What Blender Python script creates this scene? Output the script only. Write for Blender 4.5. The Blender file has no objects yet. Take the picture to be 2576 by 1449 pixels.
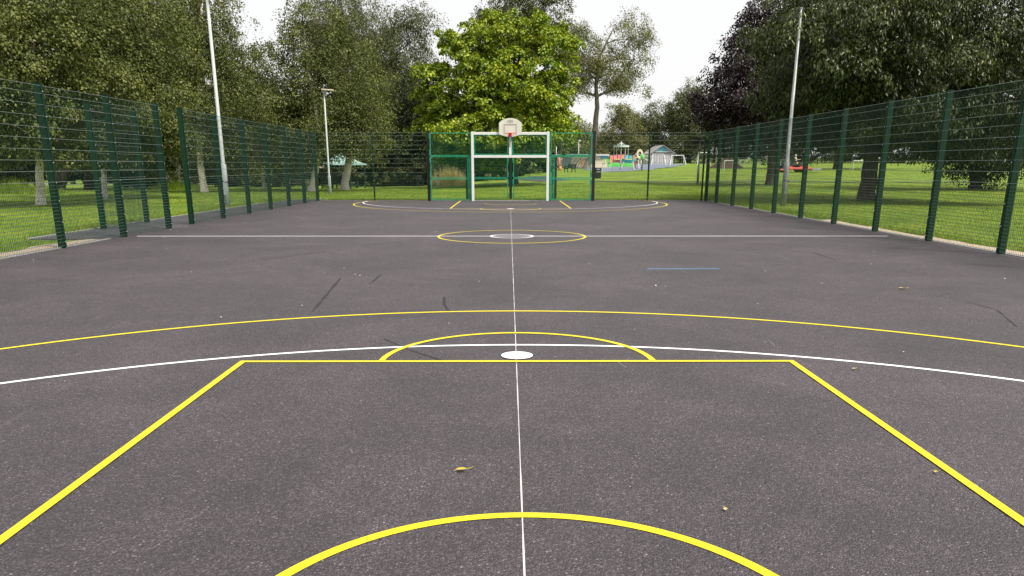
import bpy, bmesh, math, random
import numpy as np
from mathutils import Vector, Matrix

# ------------------------------------------------------------------ camera, sky, sun, exposure
sc = bpy.context.scene
COL = sc.collection
W0, F0, VPX, PPY, HOR = 2576.0, 1938.0, 1280.0, 956.0, 416.0     # photo measured at 2576 px wide
PITCH = math.atan((PPY - HOR) / F0)
CAM = Vector((-0.07, 0.0, 1.57))
cd = bpy.data.cameras.new('camera'); cam = bpy.data.objects.new('camera', cd); COL.objects.link(cam)
cd.sensor_width = 36.0; cd.lens = F0 / W0 * 36.0
cd.shift_y = (PPY - 724.5) / W0
cd.clip_start = 0.05; cd.clip_end = 3000
cam.location = CAM
cam.rotation_euler = (math.pi / 2 - PITCH, 0, -math.atan(8.0 / F0))
sc.camera = cam

SUN_EL, SUN_AZ = math.radians(56), math.radians(126)      # azimuth the sun stands at, clockwise from +Y
wd = bpy.data.worlds.new('World'); sc.world = wd; wd.use_nodes = True
nt = wd.node_tree; nt.nodes.clear()
sky = nt.nodes.new('ShaderNodeTexSky'); sky.sky_type = 'NISHITA'; sky.sun_disc = False
sky.sun_elevation = SUN_EL; sky.sun_rotation = SUN_AZ
sky.air_density = 1.0; sky.dust_density = 4.0; sky.ozone_density = 1.0
mx = nt.nodes.new('ShaderNodeMix'); mx.data_type = 'RGBA'
mx.inputs['Factor'].default_value = 0.88                   # bright even cloud cover over the clear sky
nt.links.new(sky.outputs[0], mx.inputs['A']); mx.inputs['B'].default_value = (10.3, 10.25, 10.2, 1)
bg = nt.nodes.new('ShaderNodeBackground'); bg.inputs['Strength'].default_value = 0.080
out = nt.nodes.new('ShaderNodeOutputWorld')
nt.links.new(mx.outputs['Result'], bg.inputs['Color']); nt.links.new(bg.outputs[0], out.inputs[0])
sl = bpy.data.lights.new('sun', 'SUN'); sun = bpy.data.objects.new('sun', sl); COL.objects.link(sun)
sl.energy = 5.0; sl.angle = math.radians(11); sl.color = (1.0, 0.95, 0.86)
sd = Vector((math.sin(SUN_AZ) * math.cos(SUN_EL), math.cos(SUN_AZ) * math.cos(SUN_EL), math.sin(SUN_EL)))
sun.rotation_euler = sd.to_track_quat('Z', 'Y').to_euler()
sun.location = (0, 0, 60)
sc.view_settings.view_transform = 'Standard'; sc.view_settings.look = 'None'
sc.view_settings.exposure = 0.40; sc.view_settings.gamma = 1.0
sc.cycles.max_bounces = 6; sc.cycles.transparent_max_bounces = 6
sc.cycles.diffuse_bounces = 2; sc.cycles.glossy_bounces = 2; sc.cycles.transmission_bounces = 3

rng = np.random.default_rng(7); random.seed(7)

# ------------------------------------------------------------------ helpers: measuring, meshes, tagging
cp, sp = math.cos(PITCH), math.sin(PITCH)
def ray(x, y):
    v = y - PPY
    return (x - VPX), F0 * cp - v * sp, -(v * cp + F0 * sp)
def at(x, y, Y):                     # point seen at (x, y) standing Y metres down the court
    r, f, u = ray(x, y); t = Y / f
    return Vector((CAM.x + r * t, Y, CAM.z + u * t))
def xat(x, Y, y=430):
    return at(x, y, Y).x
def zat(y, Y):
    return at(VPX, y, Y).z
def gnd(x, y):                       # point of the court plane seen at (x, y)
    r, f, u = ray(x, y); t = CAM.z / -u
    return Vector((CAM.x + r * t, f * t, 0))
def mpp(Y): return Y / 2010.0        # metres per photo pixel

def smooth(a, b, x):
    t = np.clip((x - a) / (b - a), 0, 1); return t * t * (3 - 2 * t)
_RY = np.array([-900, 44, 60, 75, 95, 130, 150, 200, 400, 1500]); _RZ = np.array([0, 0, .09, .34, .90, 1.55, 1.8, 2.4, 5, 12])
_LY = np.array([-900, 44, 70, 100, 160, 400, 1500]); _LZ = np.array([0, 0, -.32, -.42, -.2, 2, 8])
def gz(x, y):
    w = smooth(-11, 6, np.asarray(x, float))
    r = np.interp(y, _RY, _RZ); l = np.interp(y, _LY, _LZ)
    z = r * w + l * (1 - w)
    bump = .035 * np.sin(np.asarray(x) * .7 + 1.3) * np.sin(np.asarray(y) * .53) + .02 * np.sin(np.asarray(x) * 1.9) * np.cos(np.asarray(y) * 1.3 + 2)
    off = smooth(0, 3, np.maximum(np.abs(np.asarray(x, float)) - 11, np.asarray(y, float) - 39))
    return z - .03 + bump * off
def G(x, y): return float(gz(x, y))

class MB:
    def __init__(s): s.v = []; s.f = []; s.m = []; s.mi = 0
    def add(s, vs, fs):
        o = len(s.v); s.v += [tuple(p) for p in vs]
        for f in fs: s.f.append(tuple(i + o for i in f)); s.m.append(s.mi)
        return s
    def box(s, c, size, rot=None, taper=1.0):
        hx, hy, hz = size[0] / 2, size[1] / 2, size[2] / 2
        vs = []
        for z in (-hz, hz):
            k = taper if z > 0 else 1.0
            for x, y in ((-hx, -hy), (hx, -hy), (hx, hy), (-hx, hy)):
                p = Vector((x * k, y * k, z))
                if rot is not None: p = rot @ p
                vs.append(p + Vector(c))
        return s.add(vs, [(3, 2, 1, 0), (4, 5, 6, 7), (0, 1, 5, 4), (1, 2, 6, 5), (2, 3, 7, 6), (3, 0, 4, 7)])
    def bar(s, a, b, w, d=None, up=(0, 0, 1)):
        a, b = Vector(a), Vector(b); d = d or w
        ax = (b - a).normalized(); u = Vector(up)
        if abs(ax.dot(u)) > .98: u = Vector((0, 1, 0))
        sx = ax.cross(u).normalized(); su = sx.cross(ax).normalized()
        vs = []
        for p in (a, b):
            for i, j in ((-1, -1), (1, -1), (1, 1), (-1, 1)):
                vs.append(p + sx * (i * w / 2) + su * (j * d / 2))
        return s.add(vs, [(3, 2, 1, 0), (4, 5, 6, 7), (0, 1, 5, 4), (1, 2, 6, 5), (2, 3, 7, 6), (3, 0, 4, 7)])
    def tube(s, pts, rad, n=8, cap=True):
        pts = [Vector(p) for p in pts]
        if not hasattr(rad, '__len__'): rad = [rad] * len(pts)
        o = []
        prev = None
        for i, p in enumerate(pts):
            t = (pts[min(i + 1, len(pts) - 1)] - pts[max(i - 1, 0)]).normalized()
            if prev is None:
                a = Vector((1, 0, 0)) if abs(t.x) < .9 else Vector((0, 1, 0))
                u = (a - t * a.dot(t)).normalized()
            else:
                u = (prev - t * prev.dot(t)).normalized()
            prev = u; w = t.cross(u)
            for k in range(n):
                th = 2 * math.pi * k / n
                o.append(p + (u * math.cos(th) + w * math.sin(th)) * rad[i])
        fs = []
        for i in range(len(pts) - 1):
            for k in range(n):
                a = i * n + k; b = i * n + (k + 1) % n
                fs.append((a, b, b + n, a + n))
        if cap:
            fs.append(tuple(range(n - 1, -1, -1))); L = (len(pts) - 1) * n
            fs.append(tuple(range(L, L + n)))
        return s.add(o, fs)
    def prism(s, poly, y0, y1):      # polygon in x,z pushed along y
        n = len(poly)
        vs = [(x, y0, z) for x, z in poly] + [(x, y1, z) for x, z in poly]
        fs = [tuple(range(n)), tuple(range(2 * n - 1, n - 1, -1))]
        for i in range(n):
            j = (i + 1) % n; fs.append((i, i + n, j + n, j))
        return s.add(vs, fs)
    def ball(s, c, r, seg=10, rings=6):
        c = Vector(c)
        if not hasattr(r, '__len__'): r = (r, r, r)
        vs = [c + Vector((0, 0, -r[2]))]
        for i in range(1, rings):
            ph = -math.pi / 2 + math.pi * i / rings
            for k in range(seg):
                th = 2 * math.pi * k / seg
                vs.append(c + Vector((r[0] * math.cos(ph) * math.cos(th), r[1] * math.cos(ph) * math.sin(th), r[2] * math.sin(ph))))
        vs.append(c + Vector((0, 0, r[2]))); L = len(vs) - 1
        fs = [(0, 1 + (k + 1) % seg, 1 + k) for k in range(seg)]
        for i in range(rings - 2):
            for k in range(seg):
                a = 1 + i * seg + k; b = 1 + i * seg + (k + 1) % seg
                fs.append((a, b, b + seg, a + seg))
        b0 = 1 + (rings - 2) * seg
        fs += [(b0 + k, b0 + (k + 1) % seg, L) for k in range(seg)]
        return s.add(vs, fs)
    def mesh(s, name, mats, smooth_=False):
        me = bpy.data.meshes.new(name); me.from_pydata(s.v, [], s.f)
        if not isinstance(mats, (list, tuple)): mats = [mats]
        for m in mats: me.materials.append(m)
        if len(mats) > 1: me.polygons.foreach_set('material_index', s.m)
        if smooth_: me.polygons.foreach_set('use_smooth', [True] * len(me.polygons))
        me.update(); return me
    def build(s, name, mats, parent=None, smooth_=False, bevel=0):
        o = bpy.data.objects.new(name, s.mesh(name, mats, smooth_)); COL.objects.link(o)
        if bevel:
            b = o.modifiers.new('bevel', 'BEVEL'); b.width = bevel; b.segments = 2; b.limit_method = 'ANGLE'
        if parent is not None: o.parent = parent
        return o
def inst(name, me, parent=None, loc=(0, 0, 0), rz=0):
    o = bpy.data.objects.new(name, me); COL.objects.link(o)
    o.location = loc; o.rotation_euler = (0, 0, rz)
    if parent is not None: o.parent = parent
    return o
def tag(o, label, cat, group=None, kind=None):
    o['label'] = label; o['category'] = cat
    if group: o['group'] = group
    if kind: o['kind'] = kind
    return o
def thing(name, label, cat, loc=(0, 0, 0), rz=0, group=None):
    o = bpy.data.objects.new(name, None); COL.objects.link(o); o.empty_display_size = .2
    o.location = loc; o.rotation_euler = (0, 0, rz)
    return tag(o, label, cat, group)
def struct(o): o['kind'] = 'structure'; return o

# ------------------------------------------------------------------ materials
def mat(name, color, rough=.6, metal=0.0, spec=.5):
    m = bpy.data.materials.new(name); m.use_nodes = True
    b = m.node_tree.nodes['Principled BSDF']
    b.inputs['Base Color'].default_value = (*color, 1); b.inputs['Roughness'].default_value = rough
    b.inputs['Metallic'].default_value = metal; b.inputs['Specular IOR Level'].default_value = spec
    return m
class N:
    def __init__(s, m): s.t = m.node_tree; s.b = s.t.nodes['Principled BSDF']
    def new(s, ty, **kw):
        n = s.t.nodes.new(ty)
        for k, v in kw.items(): setattr(n, k, v)
        return n
    def link(s, a, b): s.t.links.new(a, b)
    def noise(s, scale, detail=4, rough=.55, vec=None, dist=0):
        n = s.new('ShaderNodeTexNoise'); n.inputs['Scale'].default_value = scale
        n.inputs['Detail'].default_value = detail; n.inputs['Roughness'].default_value = rough
        n.inputs['Distortion'].default_value = dist
        if vec is not None: s.link(vec, n.inputs['Vector'])
        return n
    def coord(s, kind='Object', scale=None):
        c = s.new('ShaderNodeTexCoord').outputs[kind]
        if scale:
            mp = s.new('ShaderNodeMapping'); mp.inputs['Scale'].default_value = scale; s.link(c, mp.inputs[0]); c = mp.outputs[0]
        return c
    def ramp(s, fac, stops):
        r = s.new('ShaderNodeValToRGB'); e = r.color_ramp.elements
        while len(e) > 1: e.remove(e[-1])
        e[0].position = stops[0][0]; e[0].color = (*stops[0][1], 1)
        for p, c in stops[1:]:
            k = e.new(p); k.color = (*c, 1)
        s.link(fac, r.inputs[0]); return r.outputs[0]
    def mix(s, fac, a, b, mode='MIX'):
        n = s.new('ShaderNodeMix', data_type='RGBA', blend_type=mode)
        for sock, v in (('Factor', fac), ('A', a), ('B', b)):
            i = n.inputs[sock]
            if isinstance(v, (int, float)): i.default_value = v
            elif isinstance(v, tuple): i.default_value = (*v, 1)
            else: s.link(v, i)
        return n.outputs['Result']
    def math(s, op, a, b=None):
        n = s.new('ShaderNodeMath', operation=op)
        for i, v in enumerate((a, b)):
            if v is None: continue
            if isinstance(v, (int, float)): n.inputs[i].default_value = v
            else: s.link(v, n.inputs[i])
        return n.outputs[0]
    def bump(s, h, strength=.3, dist=.01):
        n = s.new('ShaderNodeBump'); n.inputs['Strength'].default_value = strength; n.inputs['Distance'].default_value = dist
        s.link(h, n.inputs['Height']); s.link(n.outputs[0], s.b.inputs['Normal'])
    def color(s, c): s.link(c, s.b.inputs['Base Color'])

def noisy(name, c0, c1, scale=6, rough=.7, bump=0, bdist=.01, sc3=None, lo=.35, hi=.65, metal=0, spec=.4, detail=5):
    m = mat(name, c0, rough, metal, spec); n = N(m)
    nz = n.noise(scale, detail, .6, n.coord('Object', sc3))
    n.color(n.ramp(nz.outputs[0], [(lo, c0), (hi, c1)]))
    if bump: n.bump(nz.outputs[0], bump, bdist)
    return m

def asphalt_mat(name, tint=(1, 1, 1), k=1.0, coarse=1.0):
    m = mat(name, (.06, .055, .06), 0.62, 0, .55); n = N(m); co = n.coord('Object')
    vo = n.new('ShaderNodeTexVoronoi'); vo.inputs['Scale'].default_value = 125 * coarse; n.link(co, vo.inputs['Vector'])
    fine = n.noise(260, 3, .7, co); mid = n.noise(38, 4, .7, co); big = n.noise(.55, 6, .62, co, .6); pat = n.noise(2.6, 5, .65, co, .4)
    stone = n.ramp(vo.outputs['Color'], [(.12, (.014, .013, .015)), (.5, (.050, .046, .050)), (.78, (.115, .105, .112)), (.90, (.22, .20, .21)), (.98, (.48, .45, .46))])
    grit = n.ramp(fine.outputs[0], [(.36, (.22, .22, .23)), (.58, (1.15, 1.15, 1.15)), (.70, (2.2, 2.12, 2.12))])
    c = n.mix(1.0, stone, grit, 'MULTIPLY')
    c = n.mix(.22, c, (.066, .060, .064))
    bl = n.ramp(big.outputs[0], [(.3, (.70, .70, .72)), (.5, (1.0, .985, 1.0)), (.7, (1.36, 1.29, 1.33))])
    c = n.mix(1.0, c, bl, 'MULTIPLY')
    pl = n.ramp(pat.outputs[0], [(.32, (.86, .86, .87)), (.6, (1.04, 1.03, 1.04)), (.76, (1.26, 1.2, 1.2))])
    c = n.mix(1.0, c, pl, 'MULTIPLY')
    # pale dusty scuffs dragged over the surface
    sco = n.coord('Object', (2.2, .5, 1)); scf = n.noise(1.7, 7, .72, sco, 1.5)
    sm = n.ramp(scf.outputs[0], [(.60, (0, 0, 0)), (.80, (1, 1, 1))])
    c = n.mix(n.math('MULTIPLY', sm, .45), c, (.17, .155, .16))
    c = n.mix(1.0, c, tuple(k * t for t in tint), 'MULTIPLY')
    n.color(c)
    h = n.math('ADD', n.math('MULTIPLY', vo.outputs['Distance'], -1.2), mid.outputs[0])
    n.bump(h, .8, .007)
    return m
M_ASPH = asphalt_mat('asphalt', (1.07, .95, 1.0), .68)
M_PATH = asphalt_mat('path_asphalt', (.93, 1.0, 1.04), .85)

def paint_mat(name, col, wear=(.05, .047, .05), amount=.18):
    m = mat(name, col, .55, 0, .4); n = N(m); co = n.coord('Object')
    a = n.noise(120, 4, .75, co); b = n.noise(5, 5, .7, co)
    f = n.math('ADD', n.math('MULTIPLY', a.outputs[0], .65), n.math('MULTIPLY', b.outputs[0], .5))
    k = n.ramp(f, [(.66, (0, 0, 0)), (.66 + .12, (1, 1, 1))])
    n.color(n.mix(n.math('MULTIPLY', k, amount * 3), n.mix(b.outputs[0], tuple(x * .9 for x in col), col), wear))
    n.bump(a.outputs[0], .25, .004)
    return m
M_YEL = paint_mat('yellow_line_paint', (.64, .525, .006)); M_WHI = paint_mat('white_line_paint', (.80, .80, .83), amount=.1)
M_CHALK = paint_mat('chalk_line', (.50, .48, .48), (.10, .095, .10), .30)
M_BLUE = paint_mat('blue_chalk', (.10, .34, .78)); M_SKID = noisy('rubber_mark', (.008, .008, .008), (.020, .019, .020), 30, .75)
M_SCUFF = noisy('pale_scuff', (.07, .066, .07), (.16, .152, .155), 40, .8)

def grass_mat():
    m = mat('grass_ground', (.06, .12, .02), .85, 0, .2); n = N(m); co = n.coord('Object')
    a = n.noise(.35, 6, .65, co, .5); b = n.noise(4.5, 6, .7, co); c = n.noise(34, 4, .75, co)
    c1 = n.ramp(a.outputs[0], [(.3, (.085, .150, .016)), (.5, (.150, .225, .026)), (.66, (.22, .28, .034)), (.8, (.27, .295, .06))])
    k = n.ramp(b.outputs[0], [(.3, (.55, .6, .5)), (.5, (1, 1, 1)), (.7, (1.28, 1.2, 1.0))])
    c2 = n.mix(1.0, c1, k, 'MULTIPLY')
    k2 = n.ramp(c.outputs[0], [(.3, (.45, .5, .4)), (.55, (1.05, 1.05, 1)), (.75, (1.4, 1.35, 1.2))])
    n.color(n.mix(1.0, c2, k2, 'MULTIPLY'))
    n.bump(n.math('ADD', c.outputs[0], b.outputs[0]), .9, .06)
    return m
M_GRASS = grass_mat()
def blade_mat(name, stops, trans=.35, rough=.5, spec=.35, tcol=(1.25, 1.3, .6)):
    m = mat(name, stops[0][1], rough, 0, spec); n = N(m)
    g = n.new('ShaderNodeNewGeometry')
    big = n.noise(.5, 4, .6, n.coord('Object'))
    f = n.math('ADD', n.math('MULTIPLY', g.outputs['Random Per Island'], .7), n.math('MULTIPLY', n.math('SUBTRACT', big.outputs[0], .35), 1.0))
    c = n.ramp(f, stops); n.color(c)
    tr = n.new('ShaderNodeBsdfTranslucent'); n.link(n.mix(1.0, c, tcol, 'MULTIPLY'), tr.inputs['Color'])
    ms = n.new('ShaderNodeMixShader'); ms.inputs[0].default_value = trans
    o = n.t.nodes['Material Output']
    n.link(n.b.outputs[0], ms.inputs[1]); n.link(tr.outputs[0], ms.inputs[2]); n.link(ms.outputs[0], o.inputs[0])
    return m
M_BLADE = blade_mat('grass_blade', [(.1, (.075, .135, .013)), (.45, (.155, .24, .024)), (.7, (.23, .30, .032)), (.95, (.32, .33, .08))], .4, .6, .2)
M_DRY = blade_mat('dry_grass_blade', [(.1, (.28, .23, .09)), (.5, (.48, .39, .19)), (.9, (.62, .52, .30))], .3, .7, .2)
LEAF = {
 'birch': blade_mat('birch_leaf', [(.1, (0.0340, 0.0480, 0.0104)), (.45, (0.0783, 0.0983, 0.0235)), (.75, (0.1396, 0.1566, 0.0405)), (1.0, (0.2587, 0.2475, 0.0663))], .20, .5, .25),
 'dark': blade_mat('dark_leaf', [(.1, (0.0132, 0.0204, 0.0072)), (.5, (0.0264, 0.0372, 0.0120)), (.95, (0.0570, 0.0690, 0.0204))], .22, .5, .25),
 'maple': blade_mat('maple_leaf', [(.1, (0.0660, 0.1144, 0.0070)), (.4, (0.1364, 0.2112, 0.0106)), (.7, (0.2464, 0.3080, 0.0158)), (1.0, (0.4400, 0.4400, 0.0308))], .22, .45, .3, (1.3, 1.25, .4)),
 'pale': blade_mat('pale_leaf', [(.1, (0.0723, 0.0808, 0.0289)), (.5, (0.1318, 0.1403, 0.0467)), (.95, (0.2550, 0.2422, 0.0935))], .24, .55, .25),
 'purple': blade_mat('purple_leaf', [(.1, (0.0105, 0.0060, 0.0083)), (.5, (0.0210, 0.0112, 0.0150)), (.95, (0.0488, 0.0270, 0.0338))], .12, .42, .4, (1.2, .7, .8)),
 'cherry': blade_mat('cherry_leaf', [(.1, (0.0185, 0.0277, 0.0086)), (.5, (0.0396, 0.0554, 0.0145)), (.8, (0.0792, 0.0990, 0.0231)), (1.0, (0.1782, 0.1782, 0.0363))], .16, .42, .35),
 'willow': blade_mat('willow_leaf', [(.1, (0.0396, 0.0490, 0.0180)), (.5, (0.0756, 0.0878, 0.0302)), (.95, (0.1476, 0.1548, 0.0590))], .20, .55, .25),
}
def bark_birch():
    m = mat('birch_bark', (.6, .56, .5), .75); n = N(m)
    a = n.noise(3.0, 6, .75, n.coord('Object', (1.5, 1.5, 4.5)), .5); b = n.noise(1.0, 5, .7, n.coord('Object'))
    c = n.ramp(a.outputs[0], [(.34, (.05, .042, .036)), (.40, (.55, .49, .43)), (.52, (.82, .76, .70)), (.75, (.86, .80, .73))])
    n.color(n.mix(n.ramp(b.outputs[0], [(.5, (0, 0, 0)), (.75, (.5, .5, .5))]), c, (.45, .32, .23)))
    n.bump(a.outputs[0], .4, .03); return m
M_BIRCH = bark_birch()
M_BARK = noisy('dark_bark', (.030, .024, .019), (.105, .085, .066), 9, .85, .8, .05, (1, 1, .28), .3, .7)
M_BARK2 = noisy('grey_bark', (.075, .062, .048), (.22, .19, .15), 8, .85, .7, .04, (1, 1, .3), .3, .7)
M_GREEN = noisy('dark_green_coat', (.0022, .023, .0105), (.0034, .031, .014), 14, .55, 0, spec=.22)
M_WIRE = noisy('dark_green_wire', (.004, .020, .013), (.006, .028, .018), 10, .6, spec=.25)
M_HWIRE = noisy('toplit_green_wire', (.08, .12, .10), (.15, .20, .17), 10, .38, spec=.6)  # horizontal wires: top light they catch is painted in as a paler green
M_LWIRE = noisy('green_rebound_wire', (.022, .060, .042), (.050, .095, .070), 10, .45, spec=.4)  # lower horizontals: the same painted-in top light, weaker
M_EMESH = noisy('emerald_wire', (.006, .085, .045), (.010, .12, .065), 8, .5, spec=.3)
M_BLK = noisy('black_coat', (.006, .008, .008), (.012, .014, .013), 8, .5)
M_EMER = noisy('emerald_frame_paint', (.005, .20, .098), (.008, .245, .125), 5, .42)
M_GOALW = noisy('white_goal_paint', (.60, .62, .60), (.67, .68, .665), 6, .5)
M_BOARD = noisy('backboard_laminate', (.56, .55, .475), (.61, .60, .52), 4, .6)
M_PRINT = mat('grey_print', (.20, .20, .18), .6); M_RED = noisy('red_enamel', (.62, .02, .035), (.72, .03, .05), 12, .4)
M_STEEL = noisy('bolt_steel', (.55, .56, .56), (.75, .76, .76), 20, .35, metal=.7)
M_GALV = noisy('galvanised_steel', (.16, .175, .17), (.33, .35, .345), 5, .5, metal=.25, sc3=(1, 1, .4))
M_CREAMPOLE = noisy('pale_grey_column_paint', (.30, .33, .325), (.39, .42, .41), 6, .5, sc3=(1, 1, .3))
M_CONC = noisy('edging_concrete', (.22, .215, .21), (.36, .35, .34), 18, .9, .3)
M_GRAV = noisy('gravel', (.20, .155, .11), (.56, .47, .36), 42, .95, .8, .02, lo=.3, hi=.7)
M_SOIL = noisy('soil', (.035, .022, .016), (.11, .075, .055), 3, .95, .9, .1)

# ------------------------------------------------------------------ ground, court, paths
def grid_axis(lims):
    a = []
    for lo, hi, st in lims: a += list(np.arange(lo, hi, st))
    return np.array(a + [lims[-1][1]])
gx = grid_axis([(-900, -200, 100), (-200, -60, 10), (-60, 60, 1.5), (60, 200, 10), (200, 900, 100)])
gy = grid_axis([(-300, -20, 40), (-20, 0, 4), (0, 70, 1.5), (70, 170, 4), (170, 400, 20), (400, 1400, 100)])
GX, GY = np.meshgrid(gx, gy); GZ = gz(GX, GY)
nx, ny = len(gx), len(gy)
me = bpy.data.meshes.new('ground')
fs = [(j * nx + i, j * nx + i + 1, (j + 1) * nx + i + 1, (j + 1) * nx + i) for j in range(ny - 1) for i in range(nx - 1)]
me.from_pydata(np.stack([GX, GY, GZ], -1).reshape(-1, 3).tolist(), [], fs)
me.materials.append(M_GRASS); me.polygons.foreach_set('use_smooth', [True] * len(fs)); me.update()
ground = struct(inst('ground', me))

XL, XR, YF, YN = -8.8, 8.9, 36.5, -1.0
def slab(name, poly, z0, z1, m, parent=None):
    n = len(poly); b = MB()
    b.add([(x, y, z0) for x, y in poly] + [(x, y, z1) for x, y in poly],
          [tuple(range(n, 2 * n))] + [(i, (i + 1) % n, (i + 1) % n + n, i + n) for i in range(n)])
    return b.build(name, m, parent)
court = struct(slab('court', [(XL - .06, YN), (XR + .10, YN), (XR + .10, YF + .15), (XL - .06, YF + .15)], -.3, 0, M_ASPH))
path = struct(slab('footpath', [(-10.75, 17.4), (XL - .06, 17.4), (XL - .06, 36.65), (-8.9, 38.4), (-10.3, 38.4), (-10.75, 34)], -.3, -.008, M_PATH))
def strip_ribbon(name, pts, w, m, parent=None, lift=.012):
    b = MB(); vs = []
    for i, p in enumerate(pts):
        a = Vector(pts[max(i - 1, 0)]); c = Vector(pts[min(i + 1, len(pts) - 1)])
        t = (c - a).normalized(); s = Vector((-t.y, t.x))
        ww = w[i] if hasattr(w, '__len__') else w
        for k in (-.5, .5):
            q = Vector(p[:2]) + s * ww * k; vs.append((q.x, q.y, G(q.x, q.y) + lift))
    b.add(vs, [(2 * i, 2 * i + 2, 2 * i + 3, 2 * i + 1)[::-1] for i in range(len(pts) - 1)])
    return b.build(name, m, parent)
# concrete edging round the court and loose stone strips outside the fence
edge = MB()
edge.box((XR + .16, 18, -.06), (.09, 37.5, .15)); edge.box((0, YF + .20, -.06), (17.6, .09, .15))
edge.box((XL - .11, 8.2, -.06), (.09, 18.2, .15)); edge.box((-10.80, 26, -.06), (.06, 17, .13))
struct(edge.build('edging_kerb', M_CONC))
def rough_strip(name, x0, x1, y0, y1, m, z=.006):
    b = MB(); ys = np.arange(y0, y1 + .01, .35); vs = []
    for y in ys:
        a = x0 + random.uniform(-.02, .02); c = x1 + random.uniform(-.12, .12)
        vs += [(a, y, z), ((a + c) / 2, y, z + random.uniform(.0, .025)), (c, y, -.02)]
    fs = []
    for i in range(len(ys) - 1):
        for k in (0, 1):
            q = (3 * i + k, 3 * i + k + 1, 3 * i + k + 4, 3 * i + k + 3)
            fs.append(q if x1 > x0 else q[::-1])
    return struct(b.add(vs, fs).build(name, m))
rough_strip('gravel_strip', XR + .22, XR + .80, 4, 23.5, M_GRAV)
rough_strip('gravel_strip', XL - .17, XL - .85, 6, 17.2, M_GRAV)
strip_ribbon('park_path', [(xat(1290, 84), 84), (xat(1330, 80), 80), (xat(1380, 74), 74), (xat(1425, 70), 70), (12, 68.5), (22, 68), (40, 67)], [5, 4.5, 4.2, 3.5, 1.3, 1.0, .9], M_PATH)['kind'] = 'structure'
strip_ribbon('park_path', [(-60, 88), (-42, 87), (-34, 86), (-24, 90), (-16, 96)], 4.5, M_CONC)['kind'] = 'structure'

# ---- painted lines: children of the court
def arc_pts(cx, cy, r, a0, a1, n=64):
    return [(cx + r * math.cos(math.radians(a0 + (a1 - a0) * i / n)), cy + r * math.sin(math.radians(a0 + (a1 - a0) * i / n))) for i in range(n + 1)]
def line(name, pts, m, z, w=.052, wob=0):
    b = MB(); vs = []
    for i, p in enumerate(pts):
        a = Vector(pts[max(i - 1, 0)]); c = Vector(pts[min(i + 1, len(pts) - 1)])
        t = (c - a).normalized(); s = Vector((-t.y, t.x))
        ww = w * (1 + random.uniform(-wob, wob))
        for k in (.5, -.5):
            q = Vector(p) + s * ww * k; vs.append((q.x, q.y, z * .42))
    fs = [(2 * i, 2 * i + 1, 2 * i + 3, 2 * i + 2) for i in range(len(pts) - 1)]
    return b.add(vs, fs).build(name, m, court)
def sub(p, q, n=30): return [(p[0] + (q[0] - p[0]) * i / n, p[1] + (q[1] - p[1]) * i / n) for i in range(n + 1)]
CY = 17.95
line('centre_line', sub((-.01, -.6), (.0, 29.4), 160), M_CHALK, .003, .0065, .4)
line('halfway_line', sub((-8.62, CY + .05), (8.66, CY)), M_WHI, .0055, .062)
line('centre_circle', arc_pts(0, CY, 1.68, 0, 360, 96), M_YEL, .009)
line('centre_spot_ring', arc_pts(0, CY, .48, 0, 360, 64), M_WHI, .0075, .05)
for s in (1, -1):
    def fl(pts): return [(x, y) if s == 1 else (x, 2 * CY - y) for x, y in pts]
    line('goal_area_arc', fl(arc_pts(0, .30, 6.52, 0 if s == 1 else -4, 180 if s == 1 else 184, 96)), M_WHI, .0058, .046)
    line('three_point_arc', fl(arc_pts(0, 1.87, 6.63, -20 if s == 1 else -22, 200 if s == 1 else 202, 110)), M_YEL, .0085)
    line('free_throw_arc', fl(arc_pts(0, 6.2, 1.13, 0, 180, 64)), M_YEL, .0115)
    line('free_throw_line', fl(sub((-2.30, 6.2), (2.30, 6.2))), M_YEL, .014)
    for q in (-1, 1): line('key_line', fl(sub((2.30 * q - .026 * q, 6.17), (2.30 * q - .026 * q, -.55 if s == 1 else -.35))), M_YEL, .0165)
    line('restricted_arc', fl(arc_pts(0, 2.16, 1.125, 0 if s == 1 else 12, 180 if s == 1 else 168, 56)), M_YEL, .0085)
    d = MB(); dp = fl(arc_pts(0, 6.40, .135, 0, 360, 40)[:-1]); dp = dp if s == 1 else dp[::-1]
    d.add([(x, y, .0079) for x, y in dp], [tuple(range(40))]).build('penalty_spot', M_WHI, court)
line('goal_line', sub((-1.65, 36.16), (1.65, 36.16)), M_WHI, .0195, .05)
line('blue_chalk_line', sub((2.11, 12.15), (3.25, 12.16)), M_BLUE, .004, .03, .2)
def marks(name, px, m, w, z=.0035):
    pts = [gnd(*p) for p in px]; P = []
    for i in range(len(pts) - 1): P += [(pts[i] + (pts[i + 1] - pts[i]) * k / 6)[:2] for k in range(6)]
    P.append(tuple(pts[-1][:2])); line(name, P, m, z, w, .6)
marks('rubber_mark', [(857, 700), (838, 722), (815, 750), (787, 783)], M_SKID, .035)
marks('rubber_mark', [(1118, 745), (1117, 765), (1130, 785)], M_SKID, .03)
marks('rubber_mark', [(965, 852), (1030, 880), (1115, 908)], M_SKID, .022)
marks('rubber_mark', [(660, 654), (760, 640), (860, 628)], M_SKID, .03)
marks('rubber_mark', [(1985, 632), (2050, 637), (2105, 655)], M_SKID, .03)
marks('rubber_mark', [(2430, 760), (2510, 780), (2560, 822)], M_SKID, .025)
marks('rubber_mark', [(930, 715), (960, 690)], M_SKID, .025)
marks('pale_scuff', [(1700, 672), (1735, 690), (1772, 713)], M_SCUFF, .006)
marks('pale_scuff', [(1915, 858), (1945, 868)], M_SCUFF, .010)
marks('pale_scuff', [(1935, 857), (1950, 872)], M_SCUFF, .010)
marks('pale_scuff', [(2095, 905), (2120, 912)], M_SCUFF, .012)
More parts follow.
